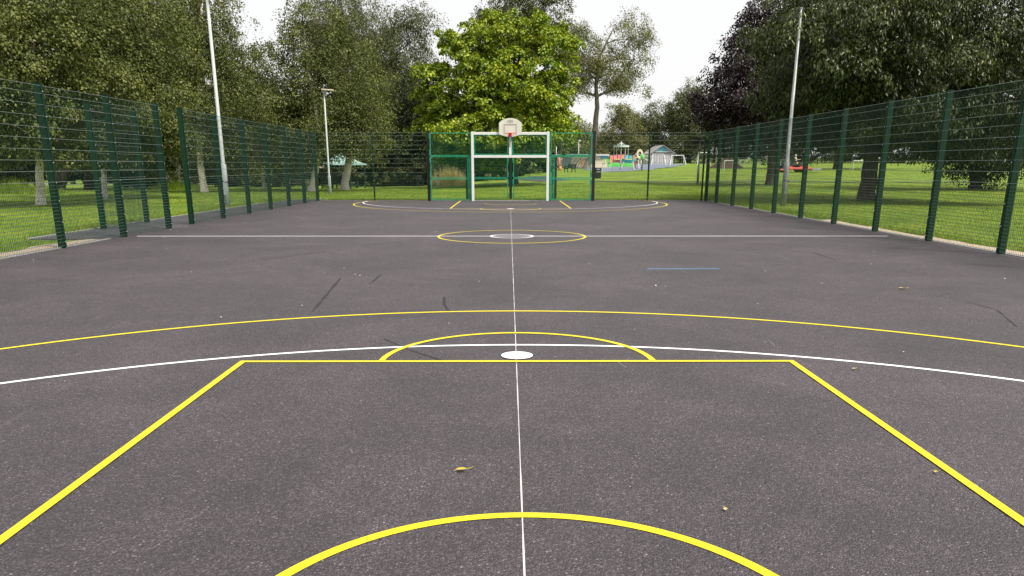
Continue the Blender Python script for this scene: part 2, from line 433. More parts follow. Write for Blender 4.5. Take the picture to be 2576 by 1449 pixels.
marks('pale_scuff', [(1545, 905), (1575, 925)], M_SCUFF, .010)
marks('pale_scuff', [(1955, 640), (1990, 655)], M_SCUFF, .014)

# ------------------------------------------------------------------ fences
PH, PD, PW = 3.04, .12, .06
mb = MB(); mb.box((0, 0, PH / 2), (PD, PW, PH)); mb.box((0, 0, PH + .008), (PD + .012, PW + .012, .016)); ME_POST = mb.mesh('post', M_GREEN)
mb = MB(); mb.box((0, 0, 1.52), (.009, .05, 3.0)); ME_CLAMP = mb.mesh('clamp_bar', M_GREEN)
mb = MB()
for z in (.12, .5, .9, 1.25, 1.62, 2.05, 2.45, 2.9): mb.ball((0, 0, z), (.009, .013, .013), 6, 4)
ME_BOLT = mb.mesh('bolts', M_STEEL)
mb = MB(); mb.box((0, 0, PH / 2), (.14, .08, PH)); mb.box((0, 0, PH + .008), (.152, .092, .016)); ME_GPOST = mb.mesh('goal_unit_post', M_BLK)
UPZ = [1.26 + .2 * i for i in range(9)] + [3.0]
_pc = {}
def panel_meshes(L):
    k = round(L, 2)
    if k not in _pc:
        b = MB(); n = max(2, int(round(k / .05)))
        for i in range(n + 1):
            x = k * i / n
            b.tube([(0, x, .03), (0, x, 3.0)], .0027, 3, False)
        z = .05
        while z < 1.2:
            b.mi = 1
            for s in (-.006, .006): b.tube([(s, 0, z), (s, k, z)], .0034, 4, False)
            b.mi = 0; z += .0672
        h = MB()
        for s in (-.0065, .0065): h.tube([(s, 0, 0), (s, k, 0)], .0040, 4, False)
        _pc[k] = (b.mesh('wire_mesh', [M_WIRE, M_LWIRE]), h.mesh('horizontal_wire', M_HWIRE))
    return _pc[k]
def fence(label, posts, inward, group='green mesh fence runs around the court', first=True, last=True):
    """posts: list of (x, y) along the run; inward: unit vector towards the court."""
    t = thing('mesh_fence', label, 'fence', (posts[0][0], posts[0][1], 0), 0, group)
    o = Vector((posts[0][0], posts[0][1], 0)); iw = Vector((inward[0], inward[1], 0))
    ang = math.atan2(iw.y, iw.x)
    for i, p in enumerate(posts):
        q = Vector((p[0], p[1], 0)) - o
        if (i > 0 or first) and (i < len(posts) - 1 or last):
            a = inst('post', ME_POST, t, q - iw * (PD / 2 + .012), ang)
            inst('clamp_bar', ME_CLAMP, a, (PD / 2 + .020, 0, 0)); c = inst('bolts', ME_BOLT, a, (PD / 2 + .027, 0, 0)); c['kind'] = 'stuff'
        if i < len(posts) - 1:
            d = Vector((posts[i + 1][0], posts[i + 1][1], 0)) - Vector((p[0], p[1], 0)); L = d.length
            wm, hm = panel_meshes(L)
            pn = inst('wire_mesh', wm, t, q, math.atan2(d.y, d.x) - math.pi / 2); pn['kind'] = 'stuff'
            for z in UPZ: inst('horizontal_wire', hm, pn, (0, 0, z))
    return t
yr = [14.22 + 2.52 * k for k in range(-5, 9)] + [36.2]
fence('long unbroken dark green mesh fence in front of the cherry tree and mower field', [(XR, y) for y in yr], (-1, 0))
fence('green mesh fence run from the gap to the corner lamp, along the pale floodlight column', [(XL, y) for y in (21.80, 24.26, 26.72, 29.18, 31.64, 34.1, 36.45)], (1, 0))
fence('green mesh fence run along the gravel strip, ending at the gap by the halfway line', [(XL, y) for y in (2.8, 5.3, 7.8, 10.32, 12.84, 15.36, 17.88, 20.3)], (1, 0))
fence('short two-post mesh screen standing on the footpath behind the entrance gap', [(-10.36, 20.05), (-10.36, 22.5)], (1, 0))
fence('end fence panels between the goal and the corner beside the shelter', [(XL + .1, YF), (-6.26, YF), (-3.72, YF)], (0, -1), first=False, last=False)
fence('end fence panels between the goal and the playground corner', [(3.80, YF), (6.34, YF), (XR - .05, YF)], (0, -1), first=False)

# ------------------------------------------------------------------ goal unit with basketball board
GY_ = 36.30
goal = thing('goal_unit', 'white framed goal with basketball backboard and emerald mesh side panels', 'goal', (0, GY_, 0))
def gpart(name, m, fn, parent=goal, bevel=0, smooth_=False):
    b = MB(); fn(b); return b.build(name, m, parent, smooth_, bevel)
GW = 1.70
for s in (-1, 1):
    gpart('goal_post', M_GOALW, lambda b: b.box((s * GW, -.12, 1.51), (.112, .10, 3.02)), bevel=.008)
gpart('top_bar', M_GOALW, lambda b: b.box((0, -.118, 2.945), (2 * GW - .115, .09, .112)), bevel=.008)
gpart('crossbar', M_GOALW, lambda b: b.box((0, -.118, 1.955), (2 * GW - .115, .09, .112)), bevel=.008)
gpart('centre_post', M_GOALW, lambda b: b.box((0, -.116, 2.45), (.115, .09, .86)), bevel=.006)
for x in (-3.72, 3.80): inst('post', ME_GPOST, goal, (x, .14, 0))
mb = MB(); mb.box((0, 0, 1.0), (.13, .08, 2.0)); ME_REAR = mb.mesh('rear_post', M_BLK)
for x in (-2.02, 2.12, .02): inst('rear_post', ME_REAR, goal, (x, 1.12, 0))
def framed_panel(name, x0, x1, z0, z1, y, y2=None, hstep=.0672, lugs=True):
    """mesh panel in a square-tube frame from (x0,y) to (x1,y2)"""
    y2 = y if y2 is None else y2
    b = MB(); fr = .04
    A, B = Vector((x0, y, 0)), Vector((x1, y2, 0)); d = (B - A).normalized()
    for p in (A, B): b.box((p.x, p.y, (z0 + z1) / 2), (fr, fr, z1 - z0))
    for z in (z0 + fr / 2, z1 - fr / 2): b.bar(A + d * (fr / 2) + Vector((0, 0, z)), B - d * (fr / 2) + Vector((0, 0, z)), fr - .004, fr - .004)
    if lugs:
        for p, s in ((A, -1), (B, 1)):
            for z in (z0 + .16, z1 - .16): b.box(Vector((p.x, p.y, z)) + d * (s * .034), (.03, .05, .22))
    f = b.build(name, M_EMER, goal)
    w = MB(); L = (B - A).length; n = int(L / .05)
    for i in range(1, n):
        p = A + d * (L * i / n); w.tube([(p.x, p.y, z0 + .02), (p.x, p.y, z1 - .02)], .0020, 3, False)
    z = z0 + hstep
    while z < z1 - .05:
        w.tube([A + d * .02 + Vector((0, 0, z)), B - d * .02 + Vector((0, 0, z))], .0033, 4, False); z += hstep
    k = w.build('wire_mesh', M_EMESH, f); k['kind'] = 'stuff'
    return f
for (x0, x1) in ((-3.60, -1.80), (1.84, 3.66)):
    for z0, z1 in ((.03, .985), (1.0, 1.965), (1.98, 2.985)): framed_panel('mesh_panel', x0, x1, z0, z1, -.02)
for (x0, x1) in ((-1.60, -.12), (.12, 1.60)):
    framed_panel('mesh_panel', x0, x1, 2.03, 2.87, -.10)
for (x0, x1) in ((-1.90, -.12), (.16, 1.98)):
    for z0, z1 in ((.03, .985), (1.0, 1.965)): framed_panel('recess_panel', x0, x1, z0, z1, 1.10)
for (x0, x1) in ((-1.76, -1.98), (1.78, 2.06)):
    for z0, z1 in ((.03, .985), (1.0, 1.965)): framed_panel('recess_panel', x0, x1, z0, z1, .12, 1.0)
# backboard: fan shape
bbz, half = 2.79, .505
hp = [(.0, 0), (.10, .002), (.30, .048), (.44, .088), (.49, .115), (.505, .16), (.505, .56), (.497, .60), (.47, .635), (.40, .685), (.31, .735), (.20, .775), (.10, .795), (0, .80)]
poly = hp + [(-x, z) for x, z in hp[-2:0:-1]]
BBY = -.235
board = gpart('backboard', M_BOARD, lambda b: b.prism([(x, z + bbz) for x, z in poly], BBY - .018, BBY + .018), bevel=.006)
def rect_lines(b, x, z0, z1, w, y, bottom=False):
    b.box((-x, y, (z0 + z1) / 2), (w, .003, z1 - z0)); b.box((x, y, (z0 + z1) / 2), (w, .003, z1 - z0)); b.box((0, y, z1 + w / 2), (2 * x + w, .003, w))
    if bottom: b.box((0, y, z0 - w / 2), (2 * x + w, .003, w))
gpart('target_square', M_PRINT, lambda b: (rect_lines(b, .285, bbz + .10, bbz + .535, .013, BBY - .0215), rect_lines(b, .245, bbz + .08, bbz + .50, .010, BBY - .0215)), board)
def emblem(b):
    P = [(-.145, 0), (-.12, .038), (-.05, .045), (0, .055), (.05, .045), (.12, .038), (.145, 0), (.12, -.038), (.05, -.045), (0, -.058), (-.05, -.045), (-.12, -.038)]
    for i in range(len(P)):
        p, q = P[i], P[(i + 1) % len(P)]
        b.bar((p[0], BBY - .0215, bbz + .665 + p[1]), (q[0], BBY - .0215, bbz + .665 + q[1]), .003, .009, (0, -1, 0))
    for x in (-.095, -.04, .04, .095): b.box((x, BBY - .0215, bbz + .665), (.012, .003, .045))
    for x in (-.068, .068): b.box((x, BBY - .0215, bbz + .672), (.022, .003, .011))
    b.box((0, BBY - .0215, bbz + .664), (.035, .003, .04))
gpart('emblem', M_PRINT, emblem, board)
RZ = bbz + .155
def hoop(b):
    c = Vector((0, BBY - .33, RZ)); pts = [c + Vector((.225 * math.cos(a), .225 * math.sin(a), 0)) for a in np.linspace(0, 2 * math.pi, 29)]
    b.tube(pts, .010, 8, False)
    for s in (-1, 1): b.tube([(s * .20, BBY - .25, RZ - .01), (s * .06, BBY - .03, RZ - .13)], .007, 6)
    b.box((0, BBY - .066, RZ + .0), (.10, .09, .016))
gpart('hoop', M_RED, hoop, board)
gpart('hoop_bracket', M_RED, lambda b: (b.box((0, BBY - .03, RZ - .055), (.14, .022, .12)), b.box((0, BBY - .026, RZ - .135), (.17, .014, .02))), board)
gpart('board_stay', M_GALV, lambda b: (b.bar((-.035, BBY + .02, bbz), (0, -.175, 2.42), .015), b.bar((.035, BBY + .02, bbz), (0, -.175, 2.42), .015), b.box((0, -.172, 2.40), (.06, .016, .02))))

# ------------------------------------------------------------------ lamp columns
def column(name, label, loc, lower_h, lower_r, up_h, r0, r1, m, head=None, group='lamp columns round the court', stain=False, clamp=False):
    t = thing(name, label, 'lamp post', loc, 0, group)
    b = MB(); b.tube([(0, 0, -.3), (0, 0, lower_h), (0, 0, lower_h + .06), (0, 0, up_h)], [lower_r, lower_r, r0, r1], 16); b.build('pole', m, t, True)
    b = MB(); b.box((0, -lower_r - .002, .75), (.09, .012, .5)); d = b.build('access_door', m, t)
    b = MB(); b.box((0, -lower_r - .011, .93), (.02, .01, .02)); b.build('lock', M_STEEL, d)
    if clamp:
        b = MB(); b.tube([(lower_r * 1.08 * math.cos(a), lower_r * 1.08 * math.sin(a), 1.0 + .03 * math.sin(a * 2)) for a in np.linspace(0, 6.28, 17)], .012, 5, False)
        b.tube([(lower_r, -.05, 1.02), (lower_r + .05, -.1, .92)], .010, 5); b.build('strap', M_BLK, t)
    if head == 'flood':
        b = MB(); b.bar((-.7, 0, up_h - .05), (.7, 0, up_h - .05), .06, .06); hb = b.build('cross_arm', m, t)
        for s in (-.5, .5):
            b = MB(); b.box((s, -.12, up_h - .28), (.42, .3, .12), Matrix.Rotation(math.radians(25), 3, 'X')); b.build('floodlight', M_GALV, t, bevel=.02)
    if head == 'flat':
        b = MB(); b.box((.22, -.05, up_h + .01), (.66, .30, .075), Matrix.Rotation(math.radians(4), 3, 'Y')); h = b.build('lantern', M_LANT, t, bevel=.02)
        b = MB(); b.box((.26, -.05, up_h - .036), (.46, .2, .012), Matrix.Rotation(math.radians(4), 3, 'Y')); b.build('lens', M_LENS, h)
    if head == 'cap':
        b = MB(); b.tube([(0, 0, up_h), (0, 0, up_h + .05)], [r1 * 1.4, r1 * .9], 12); b.build('cap', m, t)
    return t
M_LANT = noisy('lantern_casting', (.42, .36, .29), (.60, .52, .43), 9, .5); M_LENS = mat('lantern_lens', (.55, .5, .42), .2)
p = gnd(573, 521); column('lamp_column', 'tall pale grey floodlight column on the grass beside the white birch', (p.x, p.y, G(p.x, p.y)), 1.62, .108, 8.2, .070, .048, M_CREAMPOLE, 'flood', clamp=True)
p = gnd(1971, 517); column('lamp_column', 'tall weathered galvanised column reaching into the cherry branches', (p.x, p.y, G(p.x, p.y)), 1.72, .110, 7.35, .076, .046, M_GALV, 'cap', clamp=True)
column('lamp_column', 'slender lamp column with flat rectangular head in front of the shelter', (xat(828, 46.2), 46.2, G(xat(828, 46.2), 46.2)), 1.05, .085, 5.72, .055, .042, M_CREAMPOLE, 'flat')
column('lamp_column', 'thin bare grey pole standing just beyond the playground corner of the fence', (xat(1757.5, 64), 64, G(xat(1757.5, 64), 64)), 1.2, .09, 5.3, .065, .045, M_GALV, 'cap')

# ------------------------------------------------------------------ trees
def leaf_mesh(name, P, Nn, D, L, Wd, m, fold=.25):
    """P base points, Nn normals, D axes, L lengths, Wd widths: one folded rhombus each."""
    n = len(P); S = np.cross(D, Nn); S /= np.linalg.norm(S, axis=1, keepdims=True) + 1e-9
    Nn = np.cross(S, D)
    V = np.empty((n, 4, 3))
    L = L[:, None]; Wd = Wd[:, None]
    V[:, 0] = P; V[:, 2] = P + D * L - Nn * L * .12
    mid = P + D * L * .45
    V[:, 1] = mid + S * Wd * .5 + Nn * Wd * fold; V[:, 3] = mid - S * Wd * .5 + Nn * Wd * fold
    me = bpy.data.meshes.new(name)
    me.vertices.add(4 * n); me.vertices.foreach_set('co', V.reshape(-1).astype(np.float32))
    base = (np.arange(n) * 4)[:, None]
    T = np.concatenate([base + np.array([[0, 1, 2]]), base + np.array([[0, 2, 3]])], 1).reshape(-1)
    me.loops.add(6 * n); me.loops.foreach_set('vertex_index', T.astype(np.int32))
    me.polygons.add(2 * n); me.polygons.foreach_set('loop_start', np.arange(0, 6 * n, 3, dtype=np.int32))
    me.polygons.foreach_set('loop_total', np.full(2 * n, 3, np.int32))
    me.materials.append(m); me.update(calc_edges=True)
    return me
def unit(a): return a / (np.linalg.norm(a, axis=1, keepdims=True) + 1e-9)
def randdir(n): return unit(rng.normal(size=(n, 3)))

def crown_mesh(name, lobes, clumps, per, clump_r, leaf, aspect, m, droop=.5, shell=.5, flat=.7, upb=.5, outer=1.0, bough=.42, core=.22):
    """lobes: array rows (cx, cy, cz, rx, ry, rz).  Returns mesh and clump centres."""
    lobes = np.array(lobes, float); vol = (lobes[:, 3] * lobes[:, 4] * lobes[:, 5]) ** .75; vol /= vol.sum()
    nb = max(6, clumps // 9); ncore = int(clumps * core)
    bi = rng.choice(len(lobes), nb, p=vol); bd = randdir(nb); bd[:, 2] = bd[:, 2] * .9 + .08; bd = unit(bd)
    br = (.74 + .26 * rng.random(nb)) * (1 + .10 * rng.normal(size=nb)) * outer
    B = lobes[bi, :3] + bd * br[:, None] * lobes[bi, 3:]                       # bough ends on the lobes' skin
    k = rng.integers(0, nb, clumps); bs = (lobes[bi, 3] * lobes[bi, 5]) ** .5 * bough * rng.uniform(.7, 1.3, nb)
    g3 = rng.normal(size=(clumps, 3)) * np.array([.62, .62, .46])
    C = B[k] + g3 * bs[k][:, None]; d = unit(bd[k] * .9 + unit(g3) * .7)
    ic = rng.choice(len(lobes), ncore, p=vol); dc = randdir(ncore)
    C[:ncore] = lobes[ic, :3] + dc * (rng.random(ncore) ** .4 * .72)[:, None] * lobes[ic, 3:]; d[:ncore] = dc   # leaves inside the crown
    sz = clump_r * rng.uniform(.55, 1.35, clumps)
    n = clumps * per
    ci = np.repeat(np.arange(clumps), per)
    od = unit(d[ci] * .8 + rng.normal(size=(n, 3)) * .75 + np.array([0, 0, .3]))
    rr = rng.random(n) ** .45
    off = od * (rr * sz[ci])[:, None]; off[:, 2] *= flat
    off[:, 2] -= droop * (np.linalg.norm(off[:, :2], axis=1) ** 2) / (sz[ci] + .01)
    P = C[ci] + off
    up = np.array([[0, 0, 1.0]])
    Nn = unit(od * .6 + up * upb + rng.normal(size=(n, 3)) * .42)
    D = unit(unit(off) * .6 + np.array([[0, 0, -1.0]]) * (droop + .15) + rng.normal(size=(n, 3)) * .5)
    Lg = leaf * rng.uniform(.65, 1.3, n)
    return leaf_mesh(name, P, Nn, D, Lg, Lg * aspect * rng.uniform(.8, 1.2, n), m), C

def bez(a, b, sag=.0, n=6, wob=.0):
    a, b = Vector(a), Vector(b); L = (b - a).length; out = []
    k = Vector((random.uniform(-1, 1), random.uniform(-1, 1), random.uniform(-.3, 1))) * L * wob
    for i in range(n + 1):
        t = i / n; p = a.lerp(b, t); w = 4 * t * (1 - t)
        out.append(p + Vector((0, 0, sag * L * w)) + k * w)
    return out
def lobes_px(rows, Y):
    out = []
    for (x, y, rx, ry, *dd) in rows:
        d = dd[0] if dd else 0
        c = at(x, y, Y + d); k = mpp(Y + d)
        out.append((c.x, c.y, c.z, rx * k, rx * k * .95, ry * k))
    return out
DENS = 1.62
def make_tree(name, label, trunk, rows, Y, kind, bark, clumps, per, clump_r, leaf, aspect=.6, group=None, limbs=7, tr=.2, twig=.35, cat='tree', limb_r=.45, topk=.72, **kw):
    """trunk: photo points from the base up; rows: crown lobes in photo pixels at distance Y."""
    base = Vector((xat(trunk[0][0], Y, trunk[0][1]), Y, 0)); base.z = G(base.x, base.y)
    t = thing(name, label, cat, base, 0, group)
    pts = [Vector((0, 0, -.25)), Vector((0, 0, .12))]
    for x, y in trunk[1:]:
        p = at(x, y, Y) - base; pts.append(p)
    dense = [pts[0], pts[1]]
    for i in range(1, len(pts) - 1): dense += [pts[i].lerp(pts[i + 1], k / 4) + Vector((random.uniform(-1, 1), random.uniform(-1, 1), 0)) * tr * .12 for k in (1, 2, 3)] + [pts[i + 1]]
    H = dense[-1].z; rad = []
    for p in dense:
        f = max(0, min(1, p.z / max(H, .1))); rad.append(tr * (1.0 - topk * f) * (1.55 if p.z < 0 else 1.22 if p.z < .3 else 1))
    b = MB(); b.tube(dense, rad, 10); b.build('trunk', bark, t, True)
    lob = [(c[0] - base.x, c[1] - base.y, c[2] - base.z, *c[3:]) for c in lobes_px(rows, Y)]
    me, C = crown_mesh('crown', lob, clumps, int(per * DENS), clump_r, leaf, aspect, LEAF[kind], **kw)
    cr = inst('crown', me, t); cr['kind'] = 'stuff'
    nodes = [(p, r) for p, r in zip(dense, rad) if p.z > H * .3]
    for c in sorted(lob, key=lambda c: -c[3] * c[5])[:limbs]:
        tgt = Vector(c[:3]) + Vector((random.uniform(-.3, .3) * c[3], random.uniform(-.3, .3) * c[4], .1 * c[5]))
        q, r = min(nodes[:len(dense)], key=lambda n: (n[0] - tgt).length + (2 if n[0].z > tgt.z else 0))
        pts = bez(q, tgt, .06, 7, .08)
        rr = max(.03, min(r, tr * .8) * limb_r * 1.6)
        b = MB(); b.tube(pts, [rr * (1 - .75 * i / 7) for i in range(8)], 7); b.build('limb', bark, t, True)
        nodes += [(p, rr * (1 - .75 * i / 7)) for i, p in enumerate(pts)][1:]
    NP = np.array([n[0] for n in nodes]); NR = np.array([n[1] for n in nodes])
    b = MB()
    for c in C[rng.random(len(C)) < twig]:
        dd = np.linalg.norm(NP - c, axis=1) + np.where(NP[:, 2] > c[2] + .3, 1.5, 0); i = int(dd.argmin())
        if dd[i] < .3: continue
        r0 = max(.012, min(NR[i] * .45, .012 * dd[i] + .012))
        b.tube(bez(NP[i], c, .05, 4, .09), [r0, r0 * .85, r0 * .65, r0 * .45, r0 * .25], 4, False)
    if b.v: bo = b.build('branches', M_BARK2 if bark is M_BIRCH else bark, t, True); bo['kind'] = 'stuff'
    return t

LB = 'birches and broadleaf trees beside the footpath'
BIR = dict(leaf=.112, aspect=.72, droop=.35, shell=.30, flat=.8, upb=.45, bough=.30)
make_tree('birch_tree', 'birch with thick white trunk behind the gravel strip end of the fence', [(107, 515), (103, 420), (98, 330), (90, 200), (85, 60)],
  [(60, 250, 170, 130, -2), (-40, 130, 170, 170, -2), (150, 120, 160, 150, 0), (60, 20, 190, 130), (230, 250, 120, 110, 1), (120, 340, 110, 60, -1), (10, 350, 90, 60, -2)], 33, 'birch', M_BIRCH, 1150, 44, .62, group=LB, tr=.17, **BIR)
make_tree('birch_tree', 'slim peeling birch standing behind the two-post mesh screen', [(266, 498), (263, 420), (255, 320), (262, 180), (270, 30)],
  [(280, 180, 120, 140), (330, 300, 110, 80, -1), (240, 60, 130, 120), (360, 90, 110, 120, 2), (310, 385, 90, 50), (400, 230, 85, 110), (405, 350, 70, 60)], 39, 'birch', M_BIRCH, 900, 42, .66, group=LB, tr=.13, **BIR)
make_tree('broadleaf_tree', 'dark tree with two trunks forking in a V before the wood', [(150, 462), (170, 425), (205, 360), (215, 220), (220, 60)],
  [(200, 100, 190, 160), (80, 200, 150, 150), (330, 220, 150, 150), (180, 320, 150, 80), (430, 130, 120, 150, 3), (330, 20, 160, 130)], 58, 'dark', M_BARK, 620, 44, 1.05, group=LB, tr=.36, leaf=.17, aspect=.7, droop=.3, shell=.35, upb=.4)
b = MB(); b.tube([at(150, 462, 57.6), at(140, 430, 57.6), at(132, 390, 57.6), at(128, 340, 57.6)], [.27, .24, .2, .16], 9)
root = [o for o in COL.objects if o.name.startswith('broadleaf_tree')][-1]
o = b.build('trunk', M_BARK, root, True); o.matrix_parent_inverse = Matrix.Translation(-root.location)
make_tree('broadleaf_tree', 'dark straight trunked tree growing behind the two-post mesh screen', [(228, 460), (224, 400), (220, 300), (250, 120)],
  [(260, 260, 130, 100), (330, 330, 130, 70), (300, 130, 150, 130), (400, 300, 100, 110)], 62, 'dark', M_BARK, 380, 40, 1.1, group=LB, tr=.40, leaf=.19, aspect=.7, droop=.3, shell=.35)
make_tree('birch_tree', 'leaning birch bending away from the entrance gap, base in long grass', [(435, 454), (412, 425), (392, 380), (375, 300)],
  [(380, 330, 75, 60), (420, 300, 80, 70), (440, 380, 60, 40)], 66, 'birch', M_BIRCH, 220, 36, .85, group=LB, tr=.20, leaf=.15, aspect=.72, droop=.35, shell=.3)
make_tree('birch_tree', 'upright brown stained birch beside the leaning one in long grass', [(458, 455), (450, 420), (442, 380), (430, 250), (435, 120)],
  [(440, 210, 80, 110), (470, 320, 70, 70), (430, 90, 70, 90), (490, 390, 60, 40)], 64, 'birch', M_BIRCH, 340, 36, .85, group=LB, tr=.22, leaf=.15, aspect=.72, droop=.35, shell=.3)
make_tree('birch_tree', 'white birch with broad flaking trunk standing on grass behind the pale floodlight column', [(516, 478), (508, 430), (503, 370), (502, 250), (505, 130), (510, 10)],
  [(520, 120, 75, 120), (560, 240, 95, 90), (620, 330, 85, 65), (470, 250, 60, 90), (530, 20, 65, 80), (600, 180, 70, 70), (660, 270, 50, 60), (520, 370, 100, 45), (640, 390, 70, 40), (480, 60, 50, 70)], 51, 'birch', M_BIRCH, 980, 34, .62, group=LB, tr=.22, twig=.5, leaf=.115, aspect=.7, droop=.4, shell=.25, flat=.9, upb=.35, outer=.97)
make_tree('birch_tree', 'thin pale birch stem between the pale floodlight column and the corner', [(665, 465), (661, 435), (660, 380), (668, 250)],
  [(660, 330, 70, 90), (690, 230, 60, 80), (640, 400, 70, 40), (720, 390, 60, 45)], 62, 'birch', M_BIRCH, 330, 36, .85, group=LB, tr=.13, leaf=.14, aspect=.7, droop=.4, shell=.3)
make_tree('birch_tree', 'birch with stained trunk close beside the end of the shelter roof', [(784, 475), (792, 440), (802, 400), (800, 300), (775, 180), (765, 70)],
  [(760, 120, 75, 80), (745, 230, 80, 90), (840, 200, 80, 110), (880, 320, 85, 80), (720, 330, 70, 80), (800, 60, 60, 45), (820, 352, 110, 34), (920, 280, 55, 80), (915, 372, 45, 26), (745, 385, 60, 30), (780, 300, 90, 80)], 54, 'birch', M_BIRCH, 1150, 34, .66, group=LB, tr=.24, twig=.45, leaf=.12, aspect=.7, droop=.45, shell=.28, flat=.9, upb=.35, outer=.97)
make_tree('birch_tree', 'reddish trunked birch standing right in front of the shelter', [(868, 474), (872, 440), (880, 390), (890, 280), (880, 170)],
  [(880, 230, 80, 90), (930, 330, 55, 50), (860, 320, 70, 50), (850, 140, 70, 70)], 58, 'birch', M_BIRCH, 460, 34, .75, group=LB, tr=.30, leaf=.13, aspect=.7, droop=.45, shell=.3)
WIL = dict(leaf=.20, aspect=.42, droop=.7, shell=.3, flat=1.1, upb=.25)
make_tree('willow_tree', 'tall grey green willow with drooping crown behind the shelter birches', [(958, 466), (970, 428), (985, 330), (990, 200), (985, 90)],
  [(980, 200, 80, 90), (1040, 130, 60, 80), (900, 120, 75, 90), (1000, 310, 80, 90), (1070, 220, 50, 90), (1000, 60, 40, 50), (1060, 60, 45, 45), (940, 330, 50, 90), (1060, 340, 60, 90)], 84, 'willow', M_BARK, 1000, 36, 1.0, group=LB, tr=.34, **WIL)
make_tree('willow_tree', 'very tall pale willow whose feathery top shows above the birches', [(927, 470), (915, 420), (900, 300), (870, 130), (860, 10)],
  [(860, 40, 65, 60), (800, 30, 40, 45), (920, 60, 60, 55), (860, 130, 80, 70), (930, 200, 60, 80), (960, 120, 45, 60)], 96, 'willow', M_BARK, 700, 36, 1.1, group=LB, tr=.40, **WIL)
make_tree('broadleaf_tree', 'dark leaning tree in the shade between the shelter and the goal', [(1012, 468), (1024, 416), (1040, 340), (1050, 260)],
  [(1040, 330, 60, 60), (980, 390, 60, 40), (1060, 410, 50, 35), (1050, 270, 50, 50)], 78, 'dark', M_BARK, 380, 36, 1.0, group=LB, tr=.30, leaf=.2, aspect=.6, droop=.5, shell=.3)

CT = 'trees behind the goal'
make_tree('maple_tree', 'large dense lime green maple filling the view behind the goal', [(1292, 456), (1288, 400), (1280, 300), (1275, 180), (1270, 80)],
  [(1275, 90, 85, 75, -1), (1220, 160, 105, 90, -2), (1340, 150, 90, 90, -2), (1160, 230, 95, 85, -1), (1270, 250, 130, 110, -4), (1390, 250, 75, 75, -1), (1140, 320, 80, 70), (1220, 335, 120, 60, -4), (1330, 325, 110, 65, -4), (1415, 305, 45, 45), (1110, 260, 60, 60), (1130, 368, 70, 35), (1260, 30, 45, 35), (1310, 50, 45, 50), (1210, 80, 40, 45), (1180, 105, 60, 50), (1365, 95, 55, 55), (1100, 215, 45, 50), (1415, 215, 40, 45), (1250, 385, 90, 25, -3), (1270, 300, 120, 120, 1)], 66, 'maple', M_BARK, 1500, 46, .62, .215, .85, CT, 9, .38, .2, droop=.35, flat=.5, upb=.6, bough=.30, core=.34, outer=.95)
make_tree('broadleaf_tree', 'dull green tree whose top rises behind the lime maple', [(1320, 440), (1322, 300), (1325, 150), (1330, 30)],
  [(1330, 10, 70, 55), (1375, 60, 50, 55), (1250, 50, 50, 40), (1320, 80, 80, 50), (1370, -20, 50, 40)], 100, 'willow', M_BARK2, 460, 34, 1.1, group=CT, tr=.45, leaf=.24, aspect=.55, droop=.4, shell=.4)
make_tree('open_crowned_tree', 'tall open crowned tree with leaning forked trunk between goal and playground', [(1476, 435), (1488, 395), (1497, 330), (1503, 270), (1500, 215), (1505, 150), (1545, 70)],
  [(1560, 75, 48, 42), (1595, 110, 45, 55), (1500, 160, 55, 40), (1455, 120, 55, 45), (1445, 185, 50, 50), (1560, 185, 55, 40), (1520, 190, 60, 36), (1620, 110, 35, 40), (1410, 100, 30, 40), (1610, 165, 30, 50), (1440, 232, 22, 16), (1598, 232, 26, 20), (1480, 100, 40, 30), (1415, 165, 26, 30)], 108, 'pale', M_BARK2, 760, 24, 1.1, .22, .5, CT, 15, .50, .6, limb_r=.44, topk=.88, droop=.55, flat=.95, upb=.35, core=.08, bough=.34)
make_tree('broadleaf_tree', 'small yellowish tree overhanging the colourful playground wall', [(1570, 425), (1572, 380), (1575, 330), (1580, 290)],
  [(1585, 300, 30, 30), (1600, 335, 22, 28), (1560, 330, 25, 25), (1545, 300, 25, 25), (1530, 350, 30, 25)], 132, 'pale', M_BARK2, 240, 32, 1.2, group=CT, tr=.25, leaf=.26, aspect=.5, droop=.6, shell=.3)
FT = 'far dark trees behind the playground'
def ftree(label, trunk, rows, Y, kind='willow', clumps=330, **k): return make_tree('broadleaf_tree', label, trunk, rows, Y, kind, M_BARK, clumps, 34, 1.6, .34, .55, FT, 4, .45, .1, droop=.45, shell=.4, **k)
ftree('rounded dull green tree behind the playground hut', [(1655, 412), (1655, 350), (1655, 290)], [(1655, 290, 45, 45), (1640, 340, 50, 45), (1685, 330, 45, 50), (1660, 385, 60, 30)], 172)
ftree('taller pointed tree at the pole end of the playground', [(1733, 408), (1733, 330), (1733, 240)], [(1733, 240, 32, 35), (1725, 290, 42, 50), (1745, 340, 40, 45), (1730, 385, 45, 25)], 168, clumps=380)
ftree('low dark tree filling the gap between hut and swings', [(1600, 415), (1602, 370), (1604, 340)], [(1605, 350, 45, 40), (1570, 375, 40, 30), (1630, 385, 45, 25)], 178, 'dark')
ftree('feathery conifer-like tree behind the cream playground building', [(1450, 420), (1450, 370), (1452, 330)], [(1450, 350, 35, 30), (1440, 385, 45, 25), (1470, 380, 45, 28)], 165, 'pale')
ftree('dark low tree behind the goal and the park bench', [(1395, 422), (1395, 385), (1392, 350)], [(1395, 370, 45, 35), (1360, 385, 45, 28), (1420, 395, 35, 22)], 170, 'dark')
ftree('broad dark tree behind the open crowned trunk', [(1520, 418), (1520, 380), (1522, 350)], [(1525, 365, 40, 32), (1500, 385, 45, 25), (1550, 385, 40, 25)], 182, 'willow')

